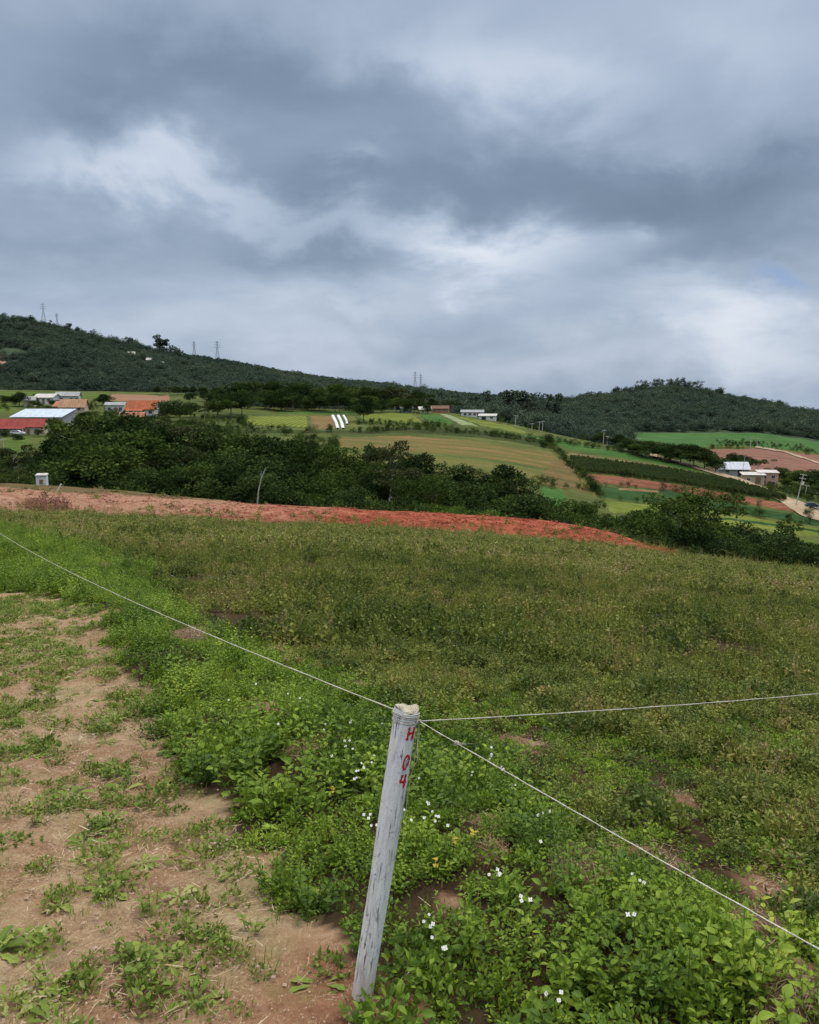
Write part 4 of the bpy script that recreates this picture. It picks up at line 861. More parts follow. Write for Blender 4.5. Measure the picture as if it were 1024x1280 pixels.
for (u, v, w_, lb) in [(199, 459, 9, 'tiny pale house highest up among the woods of the left hill'), (164, 446, 7, 'tiny pale house far left within the hillside woods'), (186, 454, 5, 'tiny grey house between two pale ones in the hillside woods')]:
    g = G1(u, v, 620); house(lb, u, v, w_, 6, 5, 2, W_white, R_lt, .2, y=g.y-14, wins=[(-1.5, 4.4, 1, 1), (1.6, 4.4, 1, 1)], doors=[(0, 1, 2)])
# erosion scar on the left hill
M_scar = simplemat('scar_soil', (.38, .20, .15), .9, .2, .3)
band('eroded_slope', [(-12, 447), (4, 447)], [(-8, 462), (14, 468)], M_scar, 2.5, 700, 10, 8)

# ------------------------------------------------------------------ poles, pylons
M_conc = simplemat('concrete', (.48, .46, .42), .9, .15, 1); M_steel = simplemat('galvanised_steel', (.18, .20, .23), .6, .1, 1); M_ins = simplemat('insulator', (.7, .7, .68), .4)
def upole(u, vb, vt, lean, label, arm=1, ymin=190, rr=.16):
    g = G1(u, vb, ymin); h = max(3, (vb-vt)/F*g.y*1.0)
    e = empty('utility_pole', g, random.uniform(-.4, .4), label, 'utility pole', 'utility poles across the farmland'); e.rotation_euler[1] = lean
    MB().tube([(0, 0, -.4), (0, 0, h*.5), (0, 0, h)], [rr, rr*.85, rr*.65], 8).obj('pole', M_conc, e)
    for k in range(arm):
        z = h-.35-1.1*k
        a = MB().box((0, -rr-.06, z), (1.9, .11, .13)).obj('crossarm', M_conc, e)
        for q in (-.8, -.3, .3, .8): MB().tube([(q, -rr-.06, z+.065), (q, -rr-.06, z+.3)], [.05, .06], 6).obj('insulator', M_ins, a)
    if arm == 2: MB().tube([(.35, -.3, h-3.2), (.35, -.3, h-2.2)], [.28, .28], 10).obj('transformer', M_ins, e)
    return e
for (u, vb, vt, ln, lb, arm) in [(995, 632, 591, .17, 'tall concrete pole with crossarms and transformer at the end of the dirt road', 2), (927, 598, 569, .11, 'concrete pole in front of the bluish shed', 1), (862, 582, 557, .14, 'leaning concrete pole at the upper end of the corn', 1), (796, 566, 547, .09, 'pale pole at the top of the dirt road beside dark trees', 1),
        (771, 557, 546, .03, 'short pole left of the pole at the road top', 1), (754, 556, 537, .05, 'pole against the dark wood, right of the hedge tree', 1), (759, 558, 545, .05, 'small pole close right of another against the dark wood', 1), (710, 545, 532, .05, 'pole standing alone above the bright crop strip', 1),
        (678, 540, 526, .04, 'right one of two close poles beyond the ridge fields', 1), (674, 539, 527, .02, 'left one of two close poles beyond the ridge fields', 1), (644, 534, 519, .06, 'thicker pole at the lower end of the ridge hamlet', 1), (569, 514, 502, .0, 'thin pole beside the orange-roofed ridge cottage', 1), (665, 538, 529, .02, 'shortest pole beyond the ridge fields', 1), (1006, 622, 606, .12, 'short pole among bushes right of the tall transformer pole', 1)]:
    upole(u, vb, vt, ln, lb, arm)
for (u, lb) in [(938, 'left one of two thin poles beside the far red field'), (946, 'right one of two thin poles beside the far red field')]: upole(u, 561, 547, .03, lb, 1, 400, .2)
upole(5, 566, 548, 0, 'short white pole in the grass below the red-roofed house', 1)
def pylon(u, vb, vt, y, label):
    p0 = at(u, vb, y); h = (vb-vt)/F*y; e = empty('transmission_pylon', p0, .5, label, 'pylon', 'pylons on the skyline'); r = max(.11, y*.00012)
    mb = MB(); b0 = h*.12; tw = h*.03; zw = h*.62
    for sx in (-1, 1):
        for sy in (-1, 1): mb.tube([(sx*b0, sy*b0, -3), (sx*tw, sy*tw, zw), (sx*tw*.6, sy*tw*.6, h)], r, 4)
    L = [0, .16, .3, .42, .52, .62]
    for i in range(5):
        z0, z1 = h*L[i], h*L[i+1]; w0 = b0+(tw-b0)*L[i]/.62; w1 = b0+(tw-b0)*L[i+1]/.62
        for s in (-1, 1):
            mb.tube([(-w0, s*w0, z0), (w1, s*w1, z1)], r*.6, 3); mb.tube([(w0, s*w0, z0), (-w1, s*w1, z1)], r*.6, 3)
            mb.tube([(s*w0, -w0, z0), (s*w1, w1, z1)], r*.6, 3)
    mb.obj('lattice', M_steel, e)
    for f_ in (.68, .8, .92):
        a = MB(); wv = h*(.17 if f_ < .9 else .12); a.tube([(-wv, 0, h*f_), (0, 0, h*(f_+.025)), (wv, 0, h*f_)], r*.9, 4); a.tube([(-wv, 0, h*f_), (0, 0, h*f_-.3), (wv, 0, h*f_)], r*.7, 4); a.obj('crossarm', M_steel, e)
for (u, vb, vt, y, lb) in [(54.6, 401, 380, 1010, 'tallest pylon, on the top of the left-hand hill'), (71.5, 406, 392, 1015, 'shorter pylon just right of the tallest one on the left hill'), (243, 445, 427, 1880, 'left one of two pylons on the falling ridge'), (272, 451, 427, 1880, 'right one of two pylons on the falling ridge'), (519, 488, 465, 1000, 'left one of a close pair of pylons above the ridge trees'), (526, 489, 468, 1010, 'right one of a close pair of pylons above the ridge trees')]:
    pylon(u, vb, vt, y, lb)

# ------------------------------------------------------------------ vehicles
def car(label, u, v, body, rz, ymin=190, name='parked_car', L=4.3):
    g = G1(u, v, ymin); e = empty(name, g+Vector((0, 0, .35)), rz, label, 'car'); m = simplemat('car_paint', body, .35, .05, 1, spec=.5)
    def prof(P, w, w2=None):
        mb = MB(); n = len(P); w2 = w2 or [w]*n
        V = [(x, -q, z) for (x, z), q in zip(P, w2)]+[(x, q, z) for (x, z), q in zip(P, w2)]
        mb.add(V, [tuple(range(n)), tuple(range(n, 2*n))[::-1]]+[(i, i+n, (i+1) % n+n, (i+1) % n) for i in range(n)]); return mb
    prof([(-2.1, .3), (-2.15, .75), (-2.0, .92), (-1.1, .95), (1.0, .93), (1.95, .78), (2.15, .6), (2.1, .3)], .84).obj('body', m, e)
    cb = prof([(-1.75, .94), (-1.45, 1.38), (-.2, 1.46), (.35, 1.42), (1.05, .93)], .7, [.78, .66, .64, .66, .78]).obj('cabin', m, e)
    prof([(-1.5, 1.0), (-1.32, 1.32), (-.2, 1.38), (.3, 1.34), (.82, 1.0)], .72, [.79, .7, .68, .7, .79]).obj('window', M_dkw, e)
    for sx in (-1.35, 1.35):
        for sy in (-.8, .8):
            w = MB().tube([(sx, sy-.1, .32), (sx, sy+.1, .32)], [.32, .32], 14).obj('wheel', simplemat('tyre', (.02, .02, .02), .8), e); MB().tube([(sx, sy-.115, .32), (sx, sy+.115, .32)], [.18, .18], 10).obj('rim', M_ins, w)
    for sy in (-.6, .6): MB().box((2.1, sy, .66), (.12, .3, .15)).obj('headlight', M_ins, e)
    MB().box((-2.12, 0, .45), (.1, 1.5, .18)).obj('bumper', M_steel, e)
car('white car parked in front of the red-roofed house', 22, 545, (.72, .72, .72), .15)
car('dark blue car at the lower end of the dirt road by the tall pole', 1016, 636, (.03, .04, .10), -.25)

# thin things at the edge of the wood
e = empty('dead_tree', at(321, 632, 86), 0, 'bare pale leaning dead tree in front of the dark wood', 'dead tree')
mb = MB(); mb.tube([(0, 0, -.6), (.2, 0, 1.4), (.55, 0, 2.9), (1.05, 0, 4.0)], [.09, .075, .06, .03], 6); mb.obj('trunk', M_pale, e); MB().tube([(.55, 0, 2.9), (.5, 0.1, 3.4), (.62, .1, 3.7)], [.04, .03, .012], 5).obj('branch', M_pale, e)
# brush pile on the bare strip
M_brush = leafmat('brush', [(0, (.08, .03, .02)), (.5, (.20, .08, .05)), (1, (.36, .2, .12))], 1, .2, .05)
mb = MB(); g = G1(56, 636, 50); n = 900; d = rand_dirs(n, 0); P = d*np.array([1.9, 1.2, .75])*rng.uniform(.5, 1, (n, 1)); leaves(mb, P, rng.normal(0, 1, (n, 3)), rng.normal(0, 1, (n, 3)), .5, .05, 1, .1, .1, rng.uniform(0, 1, n))
th = np.linspace(0, 6.28, 17)[:-1]; ring = []
for q, zz in ((1.7, -.2), (1.2, .35), (.5, .6)): ring += [(1.0*q*math.cos(t)*(1+.12*math.sin(3*t)), .7*q*math.sin(t), zz) for t in th]
mb.add(ring, [(i, (i+1) % 16, 16+(i+1) % 16, 16+i) for i in range(16)]+[(16+i, 16+(i+1) % 16, 32+(i+1) % 16, 32+i) for i in range(16)]+[tuple(range(32, 48))], .3)
tag(mb.obj('brush_pile', M_brush, None, g), 'dark reddish brush pile lying on the bare soil strip at the left', 'brush pile')
e = empty('marker_stake', G1(71, 615, 52), 0, 'short white stake leaning right beside the brush pile', 'stake'); e.rotation_euler[1] = .55; MB().tube([(0, 0, -.2), (0, 0, .75)], [.05, .045], 7).obj('stake', M_ins, e)
e = empty('dark_stump', G1(933, 618, 190), 0, 'dark narrow stump standing at the lower edge of the corn', 'stump'); MB().tube([(0, 0, -.2), (.05, 0, .9), (0, 0, 1.9)], [.28, .22, .25], 8).obj('stump', simplemat('dark_bark', (.04, .03, .03), .9), e)

# ------------------------------------------------------------------ whitewashed corner post with painted mark, twine
PB = G(452, 1250)[0]; yb_ = PB[1]; TOP = np.array(at(509, 884, yb_+.04)); BASE = np.array(PB)
ax = TOP-BASE; HP = np.linalg.norm(ax); ax /= HP
sx_ = nrm(np.cross(ax, np.array([0, -1., 0]))); sx_ = sx_ if sx_[0] > 0 else -sx_; fr = nrm(np.cross(sx_, ax)); fr = fr if fr[1] < 0 else -fr
Rm = Matrix(((sx_[0], -fr[0], ax[0]), (sx_[1], -fr[1], ax[1]), (sx_[2], -fr[2], ax[2])))   # local x right, y away, z up the post
post = empty('wooden_post', BASE, 0, 'whitewashed round wooden corner post with red painted marks, twine tied round its top', 'post')
post.matrix_world = Matrix.Translation(Vector(BASE)) @ Rm.to_4x4()
def prad(th, z):
    t = z/HP; r = .0305+.0048*t
    r = r*(1+.05*np.sin(th*2+.8+t*1.5)+.03*np.sin(th*5+t*3)+.018*np.sin(th*9-t*7))
    r = r+(fbm(th*2.2+10, z*5, 8)-.5)*.006 + (vn(th*9, z*5, 14)-.5)*.0014
    return r+.0018*np.exp(-((z-HP+.012)/.012)**2)
nth, nz = 96, 200; th = np.linspace(0, 2*math.pi, nth+1)[:-1]; zz = np.concatenate([np.linspace(-.12, HP-.006, nz)])
TH, ZZ = np.meshgrid(th, zz); Rr = prad(TH, ZZ); V = np.stack([Rr*np.cos(TH), Rr*np.sin(TH), ZZ+.006*np.sin(TH*2+1)*np.clip((ZZ-HP+.05)/.05, 0, 1)], -1).reshape(-1, 3)
Fs = [(i*nth+j, i*nth+(j+1) % nth, (i+1)*nth+(j+1) % nth, (i+1)*nth+j) for i in range(nz-1) for j in range(nth)]
m = bpy.data.materials.new('whitewashed_wood'); b = NB(nodes(m)); co_ = b.coord()
wv_ = b.map(co_, (1, 1, 1)); g1 = b.noise(b.map(co_, (110, 110, 7)), 1, 7, .62, .8); g2 = b.noise(b.map(co_, (300, 300, 22)), 1, 5, .7, .3); g3 = b.noise(b.map(co_, (22, 22, 9)), 1, 6, .65, .9); g4 = b.noise(co_, 330, 3, .6); g5 = b.noise(b.map(co_, (45, 45, 26), (0, 0, 0), (3, 1, 5)), 1, 7, .7, 1.6)
base = b.ramp(g3, [(.30, (.42, .41, .41)), (.40, (.72, .72, .72)), (.48, (.90, .90, .89)), (.70, (.93, .93, .91))])
crk = b.ramp(g1, [(.345, (1, 1, 1)), (.40, (0, 0, 0))]); fine = b.ramp(g2, [(.38, (1, 1, 1)), (.5, (0, 0, 0))])
blot = b.ramp(g5, [(.60, (0, 0, 0)), (.65, (1, 1, 1))])
c_ = b.mix(b.m('MULTIPLY', fine, .16), base, (.28, .28, .29)); c_ = b.mix(b.m('MULTIPLY', crk, .75), c_, (.06, .055, .06)); c_ = b.mix(b.m('MULTIPLY', blot, .75), c_, (.14, .14, .155)); c_ = b.mix(b.m('MULTIPLY', b.ramp(g4, [(.55, (0, 0, 0)), (.66, (1, 1, 1))]), .30), c_, (.25, .24, .25))
zc = b.n('ShaderNodeSeparateXYZ', i_0=co_).outputs[2]; dirt = b.m('MULTIPLY', b.m('SUBTRACT', .16, zc), 6, clamp=True)
c_ = b.mix(b.m('MULTIPLY', dirt, .45), c_, (.34, .22, .15))
b.out(b.pbr(c_, .85, b.bump(b.m('SUBTRACT', b.m('MULTIPLY', g2, .5), b.m('MULTIPLY', crk, .9)), 1.0, .006), spec=.2))
MB().add(V, Fs).obj('shaft', m, post, smooth=True)
# sawn top
rt = prad(th, HP-.006); rings = []
for q, dz in ((1.0, 0), (.97, .004), (.8, .008), (.5, .009), (.02, .010)):
    rings.append(np.stack([rt*q*np.cos(th), rt*q*np.sin(th), HP-.006+dz+.006*np.sin(th*2+1)*q+(.003*np.sin(th*4)*(q > .7))], 1))
V = np.concatenate(rings); Fs = [(i*nth+j, i*nth+(j+1) % nth, (i+1)*nth+(j+1) % nth, (i+1)*nth+j) for i in range(4) for j in range(nth)]
m2 = bpy.data.materials.new('sawn_end'); b = NB(nodes(m2)); co_ = b.coord(); r_ = b.n('ShaderNodeVectorMath', operation='LENGTH'); b.set(r_.inputs[0], b.map(co_, (1, 1, 0)))
gr = b.m('ADD', b.m('MULTIPLY', b.m('SINE', b.m('MULTIPLY', r_.outputs['Value'], 1100)), .12), b.noise(co_, 45, 5, .7)); b.out(b.pbr(b.ramp(gr, [(.28, (.16, .12, .08)), (.48, (.40, .35, .26)), (.7, (.62, .58, .48))]), .9, b.bump(gr, .6, .003)))
MB().add(V, Fs).obj('sawn_top', m2, post, smooth=True)
# red painted H, 0 and 4, brushed on the curved face
M_redp = simplemat('red_paint', (.50, .012, .02), .5, .3, 120)
def stroke(mb, pts, w=.0085):
    P = []
    for (s0, z0), (s1, z1) in zip(pts[:-1], pts[1:]):
        n = max(2, int(math.hypot(s1-s0, z1-z0)/.0015)); P += [(s0+(s1-s0)*k/n, z0+(z1-z0)*k/n) for k in range(n)]
    P.append(pts[-1]); P = np.array(P); D = np.gradient(P, axis=0); D /= np.linalg.norm(D, axis=1)[:, None]+1e-9; Nn = np.stack([-D[:, 1], D[:, 0]], 1)
    ww = w*.5*(1+.22*np.sin(np.arange(len(P))*.6)+.12*np.sin(np.arange(len(P))*1.7)); rows_ = []
    for k in (-1, -.35, .35, 1):
        q = P+Nn*ww[:, None]*k; R0 = .038; t = -math.pi/2+q[:, 0]/R0; r = prad(np.mod(t, 2*math.pi), q[:, 1])+(.0013 if abs(k) < .9 else .0002)
        rows_.append(np.stack([r*np.cos(t), r*np.sin(t), q[:, 1]], 1))
    V = np.stack(rows_, 1).reshape(-1, 3); mb.add(V, [(i*4+j, i*4+j+1, i*4+j+5, i*4+j+4) for i in range(len(P)-1) for j in range(3)])
def zat(v): return HP*(1250-v)/(1250-884)
s0 = .026
mb = MB(); z = zat(911); stroke(mb, [(s0-.011, z-.021), (s0-.007, z+.021)]); stroke(mb, [(s0+.009, z-.018), (s0+.013, z+.019)]); stroke(mb, [(s0-.009, z-.001), (s0+.011, z+.001)]); mb.obj('painted_letter', M_redp, post)
mb = MB(); z = zat(946); s0 = .0275; stroke(mb, [(s0-.001+.0095*math.cos(t)+.003*math.sin(t), z+.022*math.sin(t)) for t in np.linspace(.3, 6.5, 26)], .0072); mb.obj('painted_digit', M_redp, post)
mb = MB(); z = zat(968.5); s0 = .0265; stroke(mb, [(s0-.006, z+.020), (s0-.011, z-.003), (s0+.012, z-.004)]); stroke(mb, [(s0+.008, z+.021), (s0+.005, z-.024)]); mb.obj('painted_digit', M_redp, post)

# twine
m = bpy.data.materials.new('twine'); b = NB(nodes(m)); tw = b.noise(b.geo(), 400, 2); b.out(b.pbr(b.ramp(tw, [(.35, (.42, .38, .30)), (.65, (.78, .75, .66))]), .9)); M_tw = m
m = bpy.data.materials.new('green_twine'); b = NB(nodes(m)); tw = b.noise(b.geo(), 300, 2); b.out(b.pbr(b.ramp(tw, [(.35, (.20, .30, .10)), (.65, (.45, .52, .25))]), .9)); M_tg = m
def pw(x, y, z): return np.array(post.matrix_world @ Vector((x, y, z)))
knot = pw(.043, -.012, zat(897)); kl = pw(-.040, .0, zat(889))
def twine(label, A, B_, sag, r, n=60, far=0):
    t = np.linspace(0, 1+far, n)[:, None]; P = A+(B_-A)*t; P[:, 2] -= (sag*4*t*(1-t))[:, 0]*(t[:, 0] <= 1)
    P[:, 2] += np.sin(np.arange(n)*1.3)*r*.3
    rr = np.full(n, r)*(1+.25*np.sin(np.arange(n)*2.1)); e = empty('twine', A, 0, label, 'twine', 'twine tied to the corner post'); MB().tube(P-A, rr, 6).obj('strand', M_tw, e, smooth=True); return e
tl = twine('pale twine running from the post to the upper left along the weedy bank', kl, np.array(at(-60, 622, 13.5)), .16, .0017, 140)
tr_ = twine('pale twine running from the post level to the right across the field', knot, np.array(at(1250, 842, 4.6)), .025, .0015)
tb = twine('pale twine running from the post down towards the lower right corner', knot, np.array(at(1350, 1368, 1.05)), .006, .0014)
mb = MB(); rg = np.random.default_rng(3)
tt = np.linspace(0, 2*math.pi*8, 420); zc_ = zat(893)+.012*np.sin(tt*.125)+.004*np.sin(tt*.5+1)-.0012*tt*.15; R_ = prad(np.mod(tt, 2*math.pi), zc_)+.0022+.0012*np.sin(tt*.37)
Pw = np.stack([R_*np.cos(tt), R_*np.sin(tt), zc_], 1); Pw = np.array([pw(*p) for p in Pw])-kl
mb.tube(Pw, .0013, 5).obj('wrap', M_tw, tl, smooth=True)
mb = MB(); 
for k in range(3):
    q = np.linspace(0, 6.28, 16); c = knot-kl+np.array([.004*k-.004, -.002, 0]); P = c+np.stack([.003*np.cos(q), .005*np.cos(q+k), .006*np.sin(q)], 1); mb.tube(P, .0016, 5)
mb.obj('knot', M_tw, tl, smooth=True)
# frayed knot in the run to the lower right, loose ends hanging
c = np.array(at(612, 940, float((knot+(np.array(at(1350, 1368, 1.05))-knot)*.16)[1])))-knot
A = knot; Bp = np.array(at(1350, 1368, 1.05)); c = (Bp-A)*.115; mb = MB()
for k in range(3): q = np.linspace(0, 6.28, 12); mb.tube(c+np.array([.004*k-.004, 0, -.001*k])+np.stack([.002*np.cos(q), .004*np.cos(q), .005*np.sin(q)], 1), .0015, 5)
for k in range(4): mb.tube([c, c+rg.normal(0, .008, 3), c+rg.normal(0, .014, 3)], [.001, .0007, .0004], 4)
mb.obj('knot', M_tw, tb, smooth=True)
k0 = np.zeros(3)
def hang(name, pts, r, mat, par, base): MB().tube(np.array([pw(*p) for p in pts])-base, r, 5).obj(name, mat, par, smooth=True)
hang('loose_end', [(.044, -.014, zat(897)), (.050, -.02, zat(915)), (.046, -.024, zat(945)), (.042, -.026, zat(975)), (.044, -.03, zat(1000)), (.040, -.03, zat(1012))], .0014, M_tg, tr_, knot)
hang('loose_end', [(.043, -.016, zat(897)), (.047, -.026, zat(920)), (.055, -.03, zat(938)), (.050, -.03, zat(948)), (.043, -.03, zat(944))], .0011, M_tw, tr_, knot)
mb = MB()
for k in range(26):
    zf = rg.uniform(.15, .75)*HP; t = rg.choice([rg.uniform(-.4, .2), rg.uniform(-2.9, -2.5), -math.pi/2+rg.uniform(-.9, .9)]); r0 = float(prad(np.array(t % 6.283), np.array(zf)))+.0005
    p0 = np.array([r0*math.cos(t), r0*math.sin(t), zf]); o = np.array([math.cos(t), math.sin(t), rg.normal(0, 1.2)])*rg.uniform(.003, .010); mb.tube([p0, p0+o*.6+[0, 0, .003], p0+o], [.0006, .0005, .0002], 4)
mb.obj('splinters', M_straw, post)

# ------------------------------------------------------------------ flowering radish stems, yellowed weeds, dry tufts
M_pet = simplemat('petal', (.80, .80, .78), .6, .06, 60); M_yel = leafmat('yellow_leaf', [(0, (.45, .30, .04)), (1, (.62, .50, .08))], 3, .2, .3)
M_cen = simplemat('flower_heart', (.45, .42, .08), .7)
def flower(P0, D):
    mb = MB(); th = np.arange(4)*math.pi/2+rng.uniform(0, 1.5); D = nrm(np.array(D, float)); A = nrm(np.cross(D, [0, 1, .1])); B2 = np.cross(D, A)
    dr = A*np.cos(th)[:, None]+B2*np.sin(th)[:, None]+D*.25; leaves(mb, np.tile(P0, (4, 1)), dr, np.tile(D, (4, 1)), .0075*rng.uniform(.6, 1.2), .0065, 3, .15, .08, .5, [.25, .9, 1.05, .5]); return mb
FL = [(360, 870, 2), (375, 876, 4), (286, 875, 2), (405, 912, 3), (431, 926, 4), (441, 936, 4), (455, 960, 5), (446, 972, 4), (478, 905, 2), (536, 1005, 4), (545, 1020, 5), (514, 1025, 2), (556, 966, 3), (524, 975, 2), (614, 945, 4), (628, 962, 4), (614, 934, 3), (678, 1030, 4), (676, 1052, 2), (622, 1087, 5), (652, 1126, 4), (530, 1152, 5), (556, 1184, 5), (800, 1102, 4), (793, 1143, 3), (683, 1242, 4), (463, 1018, 4), (464, 1032, 3), (300, 741, 1), (348, 905, 1), (320, 855, 2), (388, 850, 2), (591, 965, 3), (415, 945, 2), (505, 1012, 2), (560, 1032, 2), (270, 783, 1), (640, 985, 3), (468, 945, 3), (438, 905, 3)]
FL.sort()
FL = [(u, v, max(1, n-1)) for u, v, n in FL]
for i, (u, v, n) in enumerate(FL):
    y0 = G(u, v)[0][1]; y = y0*.90 if y0 < 9 else y0-.7
    p = at(u, v, y); g = Vector((p.x, p.y, gz(p.x, p.y))); h = max(.12, p.z-g.z)
    side = 'left of the whitewashed post' if u < 470 else ('right of the whitewashed post' if u < 660 else 'in the lower right')
    e = empty('radish_flower', g, 0, None, 'flower', 'white radish flowers among the weeds'); e['_u'] = u
    mb = MB(); bx, by = rng.normal(0, .02, 2); mb.tube([(bx, by, 0), (bx*.4, by*.4, h*.6), (0, 0, h)], [.0018, .0014, .0009], 4)
    m_ = 4; PP = np.stack([np.linspace(bx, 0, m_), np.linspace(by, 0, m_), np.linspace(.15, .8, m_)*h], 1); mb.obj('stem', M_stem, e)
    for k in range(n):
        o = np.array([rng.normal(0, .016), rng.normal(0, .012), h+rng.normal(0, .018)]) if k else np.array([0, 0, h])
        fo = flower(o, [rng.normal(0, .4), -.7, .8]).obj('petals', M_pet, e); MB().add(o+np.array([[.0018, 0, 0], [0, .0018, 0], [-.0018, 0, 0], [0, -.0018, 0], [0, 0, .002]])+np.array([0, -.0018, .0016]), [(0, 1, 4), (1, 2, 4), (2, 3, 4), (3, 0, 4)]).obj('heart', M_cen, fo)
    cnt = ['one', 'two', 'three', 'four', 'five'][n-1]
    nth_ = len([q for q in FL[:i] if q[2] == n and ((q[0] < 470) == (u < 470)) and ((q[0] < 660) == (u < 660))])
    e['label'] = '%s stem with %s white flower%s from the left, %s' % (ORD[nth_], cnt, 's' if n > 1 else '', side); del e['_u']
for (u, v, lb) in [(566, 1050, 'weed with curled bright yellow leaves right of the post'), (592, 1040, 'small pale yellow weed right of the curled yellow one'), (545, 1076, 'lowest yellow-brown withered weed right of the post'), (418, 985, 'faint yellow-green weed left of the post')]:
    y0 = G(u, v)[0][1]*.94; p = at(u, v, y0); z0 = gz(p.x, p.y); e = empty('yellowed_weed', (p.x, p.y, z0), 0, lb, 'weed', 'yellowed weeds around the post'); h = max(.08, p.z-z0)
    mb = MB(); n = 4; th = rng.uniform(0, 6.28, n); leaves(mb, np.tile([0, 0, h*.9], (n, 1))+rng.normal(0, .008, (n, 3)), np.stack([np.cos(th), np.sin(th), .5+0*th], 1), rng.normal(0, .4, (n, 3))+[0, 0, 1.], 0.028, .016, 3, .4, .2, rng.uniform(0, 1, n)); mb.obj('leaves', M_yel, e); MB().tube([(0, 0, 0), (.005, 0, h)], [.002, .0015], 4).obj('stem', M_stem, e)
for (u, v, r, lb) in [(724, 1092, .13, 'round mound of dry reddish straw in the field right of the post'), (1000, 1268, .19, 'large clump of dead straw in the bottom right corner'), (612, 1064, .09, 'small clod of reddish straw among weeds right of the post'), (826, 1085, .14, 'tangle of brown dead stalks in the field at the right'), (945, 1165, .14, 'dead straw clump beside the twine at the lower right'), (130, 712, .3, 'brown earth mound under the twine at the upper left'), (232, 800, .22, 'grey-brown clod heap below the twine at the left')]:
    g = G1(u, v); mb = MB(); n = int(420*(1 if r < .15 else 2.2)); d = rand_dirs(n, 0.0); P = d*np.array([r, r, r*.55])*rng.uniform(.7, 1.02, (n, 1))
    D = np.cross(d, rng.normal(0, 1, (n, 3)))+rng.normal(0, .25, (n, 3)); leaves(mb, P, D, d+rng.normal(0, .2, (n, 3)), rng.uniform(.03, .09, n), .0035, 2, .1, .1, rng.uniform(0, .8, n), [.8, 1, .4])
    e = empty('dead_straw_clump', g-Vector((0, 0, .01)), 0, lb, 'straw clump', 'dead clumps and mounds among the weeds'); mb.obj('straw', M_straw, e)
    th = np.linspace(0, 2*math.pi, 19)[:-1]; V = []
    for q, zz_ in ((1.0, -.04), (.86, .22), (.6, .40), (.25, .48)): V += [(r*q*math.cos(t)*(1+.1*math.sin(3*t+u)), r*q*math.sin(t), r*zz_) for t in th]
    MB().add(V, [(i*18+j, i*18+(j+1) % 18, (i+1)*18+(j+1) % 18, (i+1)*18+j) for i in range(3) for j in range(18)]+[tuple(range(54, 72))]).obj('soil_core', simplemat('clod_soil', (.12, .08, .045), .95, .4, 25, bumpd=.02), e, smooth=True)
# ------------------------------------------------------------------ sky, sun, camera
w = bpy.data.worlds.new('World'); S.world = w; w.use_nodes = True; nt = w.node_tree; nt.nodes.clear(); b = NB(nt)
SUN_EL, SUN_AZ = math.radians(58), math.radians(35)   # azimuth from +Y towards +X
sky = b.n('ShaderNodeTexSky', sky_type='NISHITA', sun_disc=False, sun_elevation=SUN_EL, sun_rotation=SUN_AZ, air_density=1.2, dust_density=2.0)
tc = b.n('ShaderNodeTexCoord').outputs['Generated']
sp = b.n('ShaderNodeSeparateXYZ', i_0=tc); dx, dy, dz = sp.outputs
den = b.m('ADD', b.m('MAXIMUM', dz, -.05), .30)
cb = b.n('ShaderNodeCombineXYZ', i_0=b.m('DIVIDE', dx, den), i_1=b.m('DIVIDE', dy, den), i_2=0.3).outputs[0]
n1 = b.noise(b.map(cb, (1, 1.15, 1), (0, 0, .15)), .95, 9, .56, .35)
n2 = b.noise(b.map(cb, (1, 1.3, 1), (0, 0, .3), (7, 3, 0)), 3.4, 9, .62, .3)
n3 = b.noise(b.map(tc, (1, 1, 1.7)), 5.2, 10, .56, .25); ys_ = b.m('MAXIMUM', dy, .12)
w1 = b.m('MULTIPLY', b.m('SUBTRACT', n1, .5), .16); w2 = b.m('MULTIPLY', b.m('SUBTRACT', n3, .5), .34)
az = b.m('ADD', b.m('DIVIDE', dx, ys_), b.m('ADD', w1, w2)); el = b.m('ADD', b.m('DIVIDE', dz, ys_), b.m('MULTIPLY', b.m('SUBTRACT', w2, w1), .6))
front = b.m('MULTIPLY', b.m('SUBTRACT', dy, .15), 6, clamp=True)
def lump(u, v, su, sv, rot=0):
    a0, m0 = slope(u, v); cr, sr = math.cos(rot), math.sin(rot)
    da = b.m('SUBTRACT', az, float(a0)); de = b.m('SUBTRACT', el, float(m0))
    p = b.m('ADD', b.m('MULTIPLY', da, cr), b.m('MULTIPLY', de, sr)); q = b.m('SUBTRACT', b.m('MULTIPLY', de, cr), b.m('MULTIPLY', da, sr))
    p = b.m('MULTIPLY', p, F/su); q = b.m('MULTIPLY', q, F/sv)
    r = b.m('ADD', b.m('MULTIPLY', p, p), b.m('MULTIPLY', q, q))
    return b.m('POWER', 2.718, b.m('MULTIPLY', r, -1.0))
tot = None
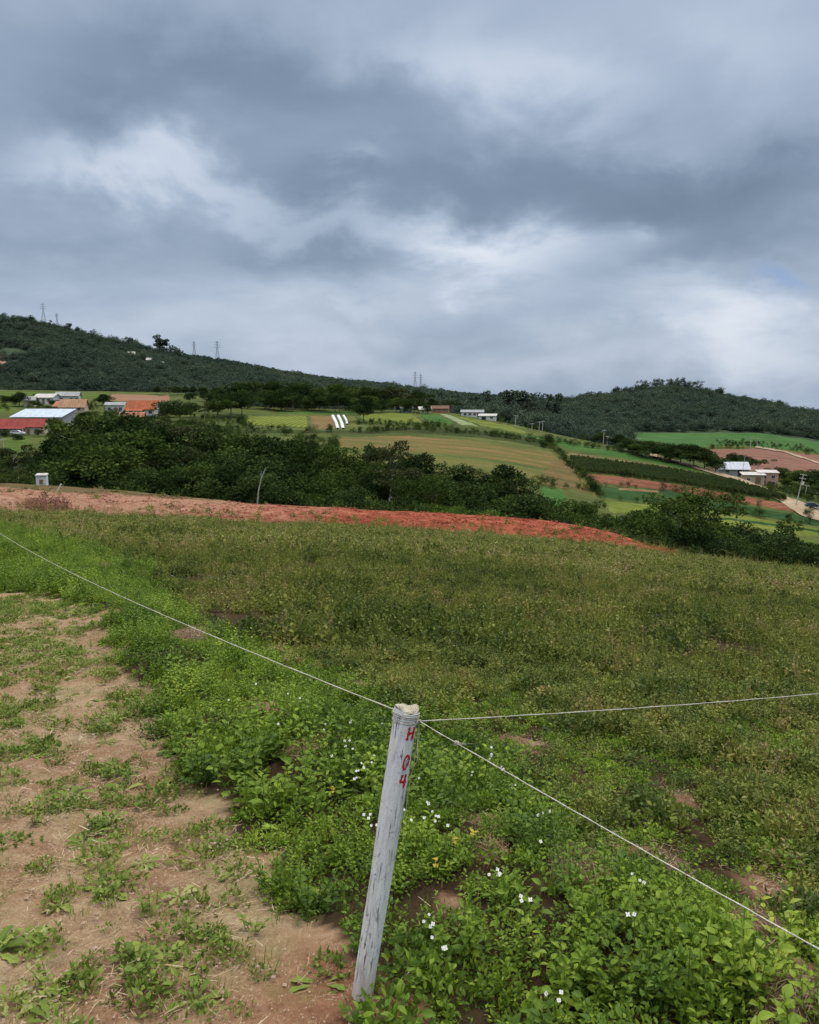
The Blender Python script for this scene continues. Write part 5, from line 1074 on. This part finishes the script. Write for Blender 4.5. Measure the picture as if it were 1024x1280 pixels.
for (u, v, su, sv, amp, rot) in [(165, 222, 125, 34, .28, -.12), (60, 205, 90, 22, .12, 0), (300, 262, 120, 22, .12, -.2), (565, 316, 120, 40, .46, -.05), (450, 375, 90, 22, .16, 0),
        (900, 392, 150, 38, .33, 0), (1000, 430, 120, 40, .12, 0), (760, 292, 34, 22, .18, .3), (690, 90, 110, 60, .26, -.3), (560, 70, 60, 40, .12, 0), (450, 203, 30, 14, .14, 0), (300, 430, 600, 45, .12, 0), (800, 450, 400, 30, .08, 0),
        (960, 30, 120, 50, .10, 0), (880, 175, 40, 18, .08, 0), (20, 60, 80, 40, .06, 0),
        (350, 110, 280, 60, -.20, -.08), (120, 100, 150, 60, -.12, 0), (620, 225, 220, 42, -.22, 0), (890, 225, 150, 48, -.26, 0), (400, 225, 110, 28, -.12, -.2),
        (80, 330, 200, 30, -.08, 0), (350, 305, 90, 22, -.14, 0), (650, 415, 220, 34, -.07, 0), (820, 320, 80, 22, -.12, .2), (430, 330, 70, 20, -.08, 0), (930, 290, 110, 16, -.08, 0)]:
    g = b.m('MULTIPLY', lump(u, v, su, sv, rot), amp); tot = g if tot is None else b.m('ADD', tot, g)
f = b.m('ADD', b.m('MULTIPLY', tot, front), b.m('MULTIPLY', n1, .46)); f = b.m('ADD', f, b.m('ADD', b.m('MULTIPLY', n2, .12), b.m('MULTIPLY', n3, .17))); f = b.m('ADD', f, .10)
cloud = b.ramp(f, [(.08, (.155, .215, .310)), (.26, (.205, .275, .385)), (.40, (.285, .365, .49)), (.54, (.39, .475, .61)), (.70, (.54, .62, .75)), (.90, (.74, .80, .89))])
hole = b.m('MULTIPLY', b.m('MULTIPLY', lump(988, 335, 38, 15, -.2), 1.3, clamp=True), front)
cloud = b.mix(b.m('MULTIPLY', hole, .6), cloud, (.24, .38, .66))
# unseen clouds overhead brightened and warmed to light the ground, like an overcast zenith
up = b.m('MULTIPLY', b.m('SUBTRACT', dz, .46), 2.4, clamp=True)
cloud = b.mix(up, cloud, (.62, .60, .55))
gain = b.m('ADD', 1.0, b.m('MULTIPLY', up, 2.4))
vm = b.n('ShaderNodeVectorMath', operation='SCALE'); b.set(vm.inputs[0], cloud); b.set(vm.inputs['Scale'], b.m('MULTIPLY', gain, 10.0))
mixed = b.mix(.93, sky.outputs[0], vm.outputs[0])
bg = b.n('ShaderNodeBackground'); b.set(bg.inputs[0], mixed); bg.inputs[1].default_value = .1
nt.links.new(bg.outputs[0], b.n('ShaderNodeOutputWorld').inputs[0])
sl = bpy.data.lights.new('sun', 'SUN'); sl.energy = 1.35; sl.angle = math.radians(14); sl.color = (1, .95, .88)
so = bpy.data.objects.new('sun', sl); C.objects.link(so)
sd = Vector((math.sin(SUN_AZ)*math.cos(SUN_EL), math.cos(SUN_AZ)*math.cos(SUN_EL), math.sin(SUN_EL)))
so.rotation_euler = sd.to_track_quat('Z', 'Y').to_euler(); so.location = (0, 0, 30)
cam = bpy.data.cameras.new('camera'); co = bpy.data.objects.new('camera', cam); C.objects.link(co)
co.location = (0, 0, EYE); co.rotation_euler = (math.pi/2-PITCH, 0, 0)
cam.sensor_fit = 'HORIZONTAL'; cam.sensor_width = 36; cam.lens = F/1024*36; cam.clip_start = .05; cam.clip_end = 20000
S.camera = co
S.view_settings.view_transform = 'Standard'; S.view_settings.look = 'None'; S.view_settings.exposure = 0; S.view_settings.gamma = 1
S.cycles.use_denoising = True; S.cycles.max_bounces = 5; S.cycles.diffuse_bounces = 3; S.cycles.transmission_bounces = 3
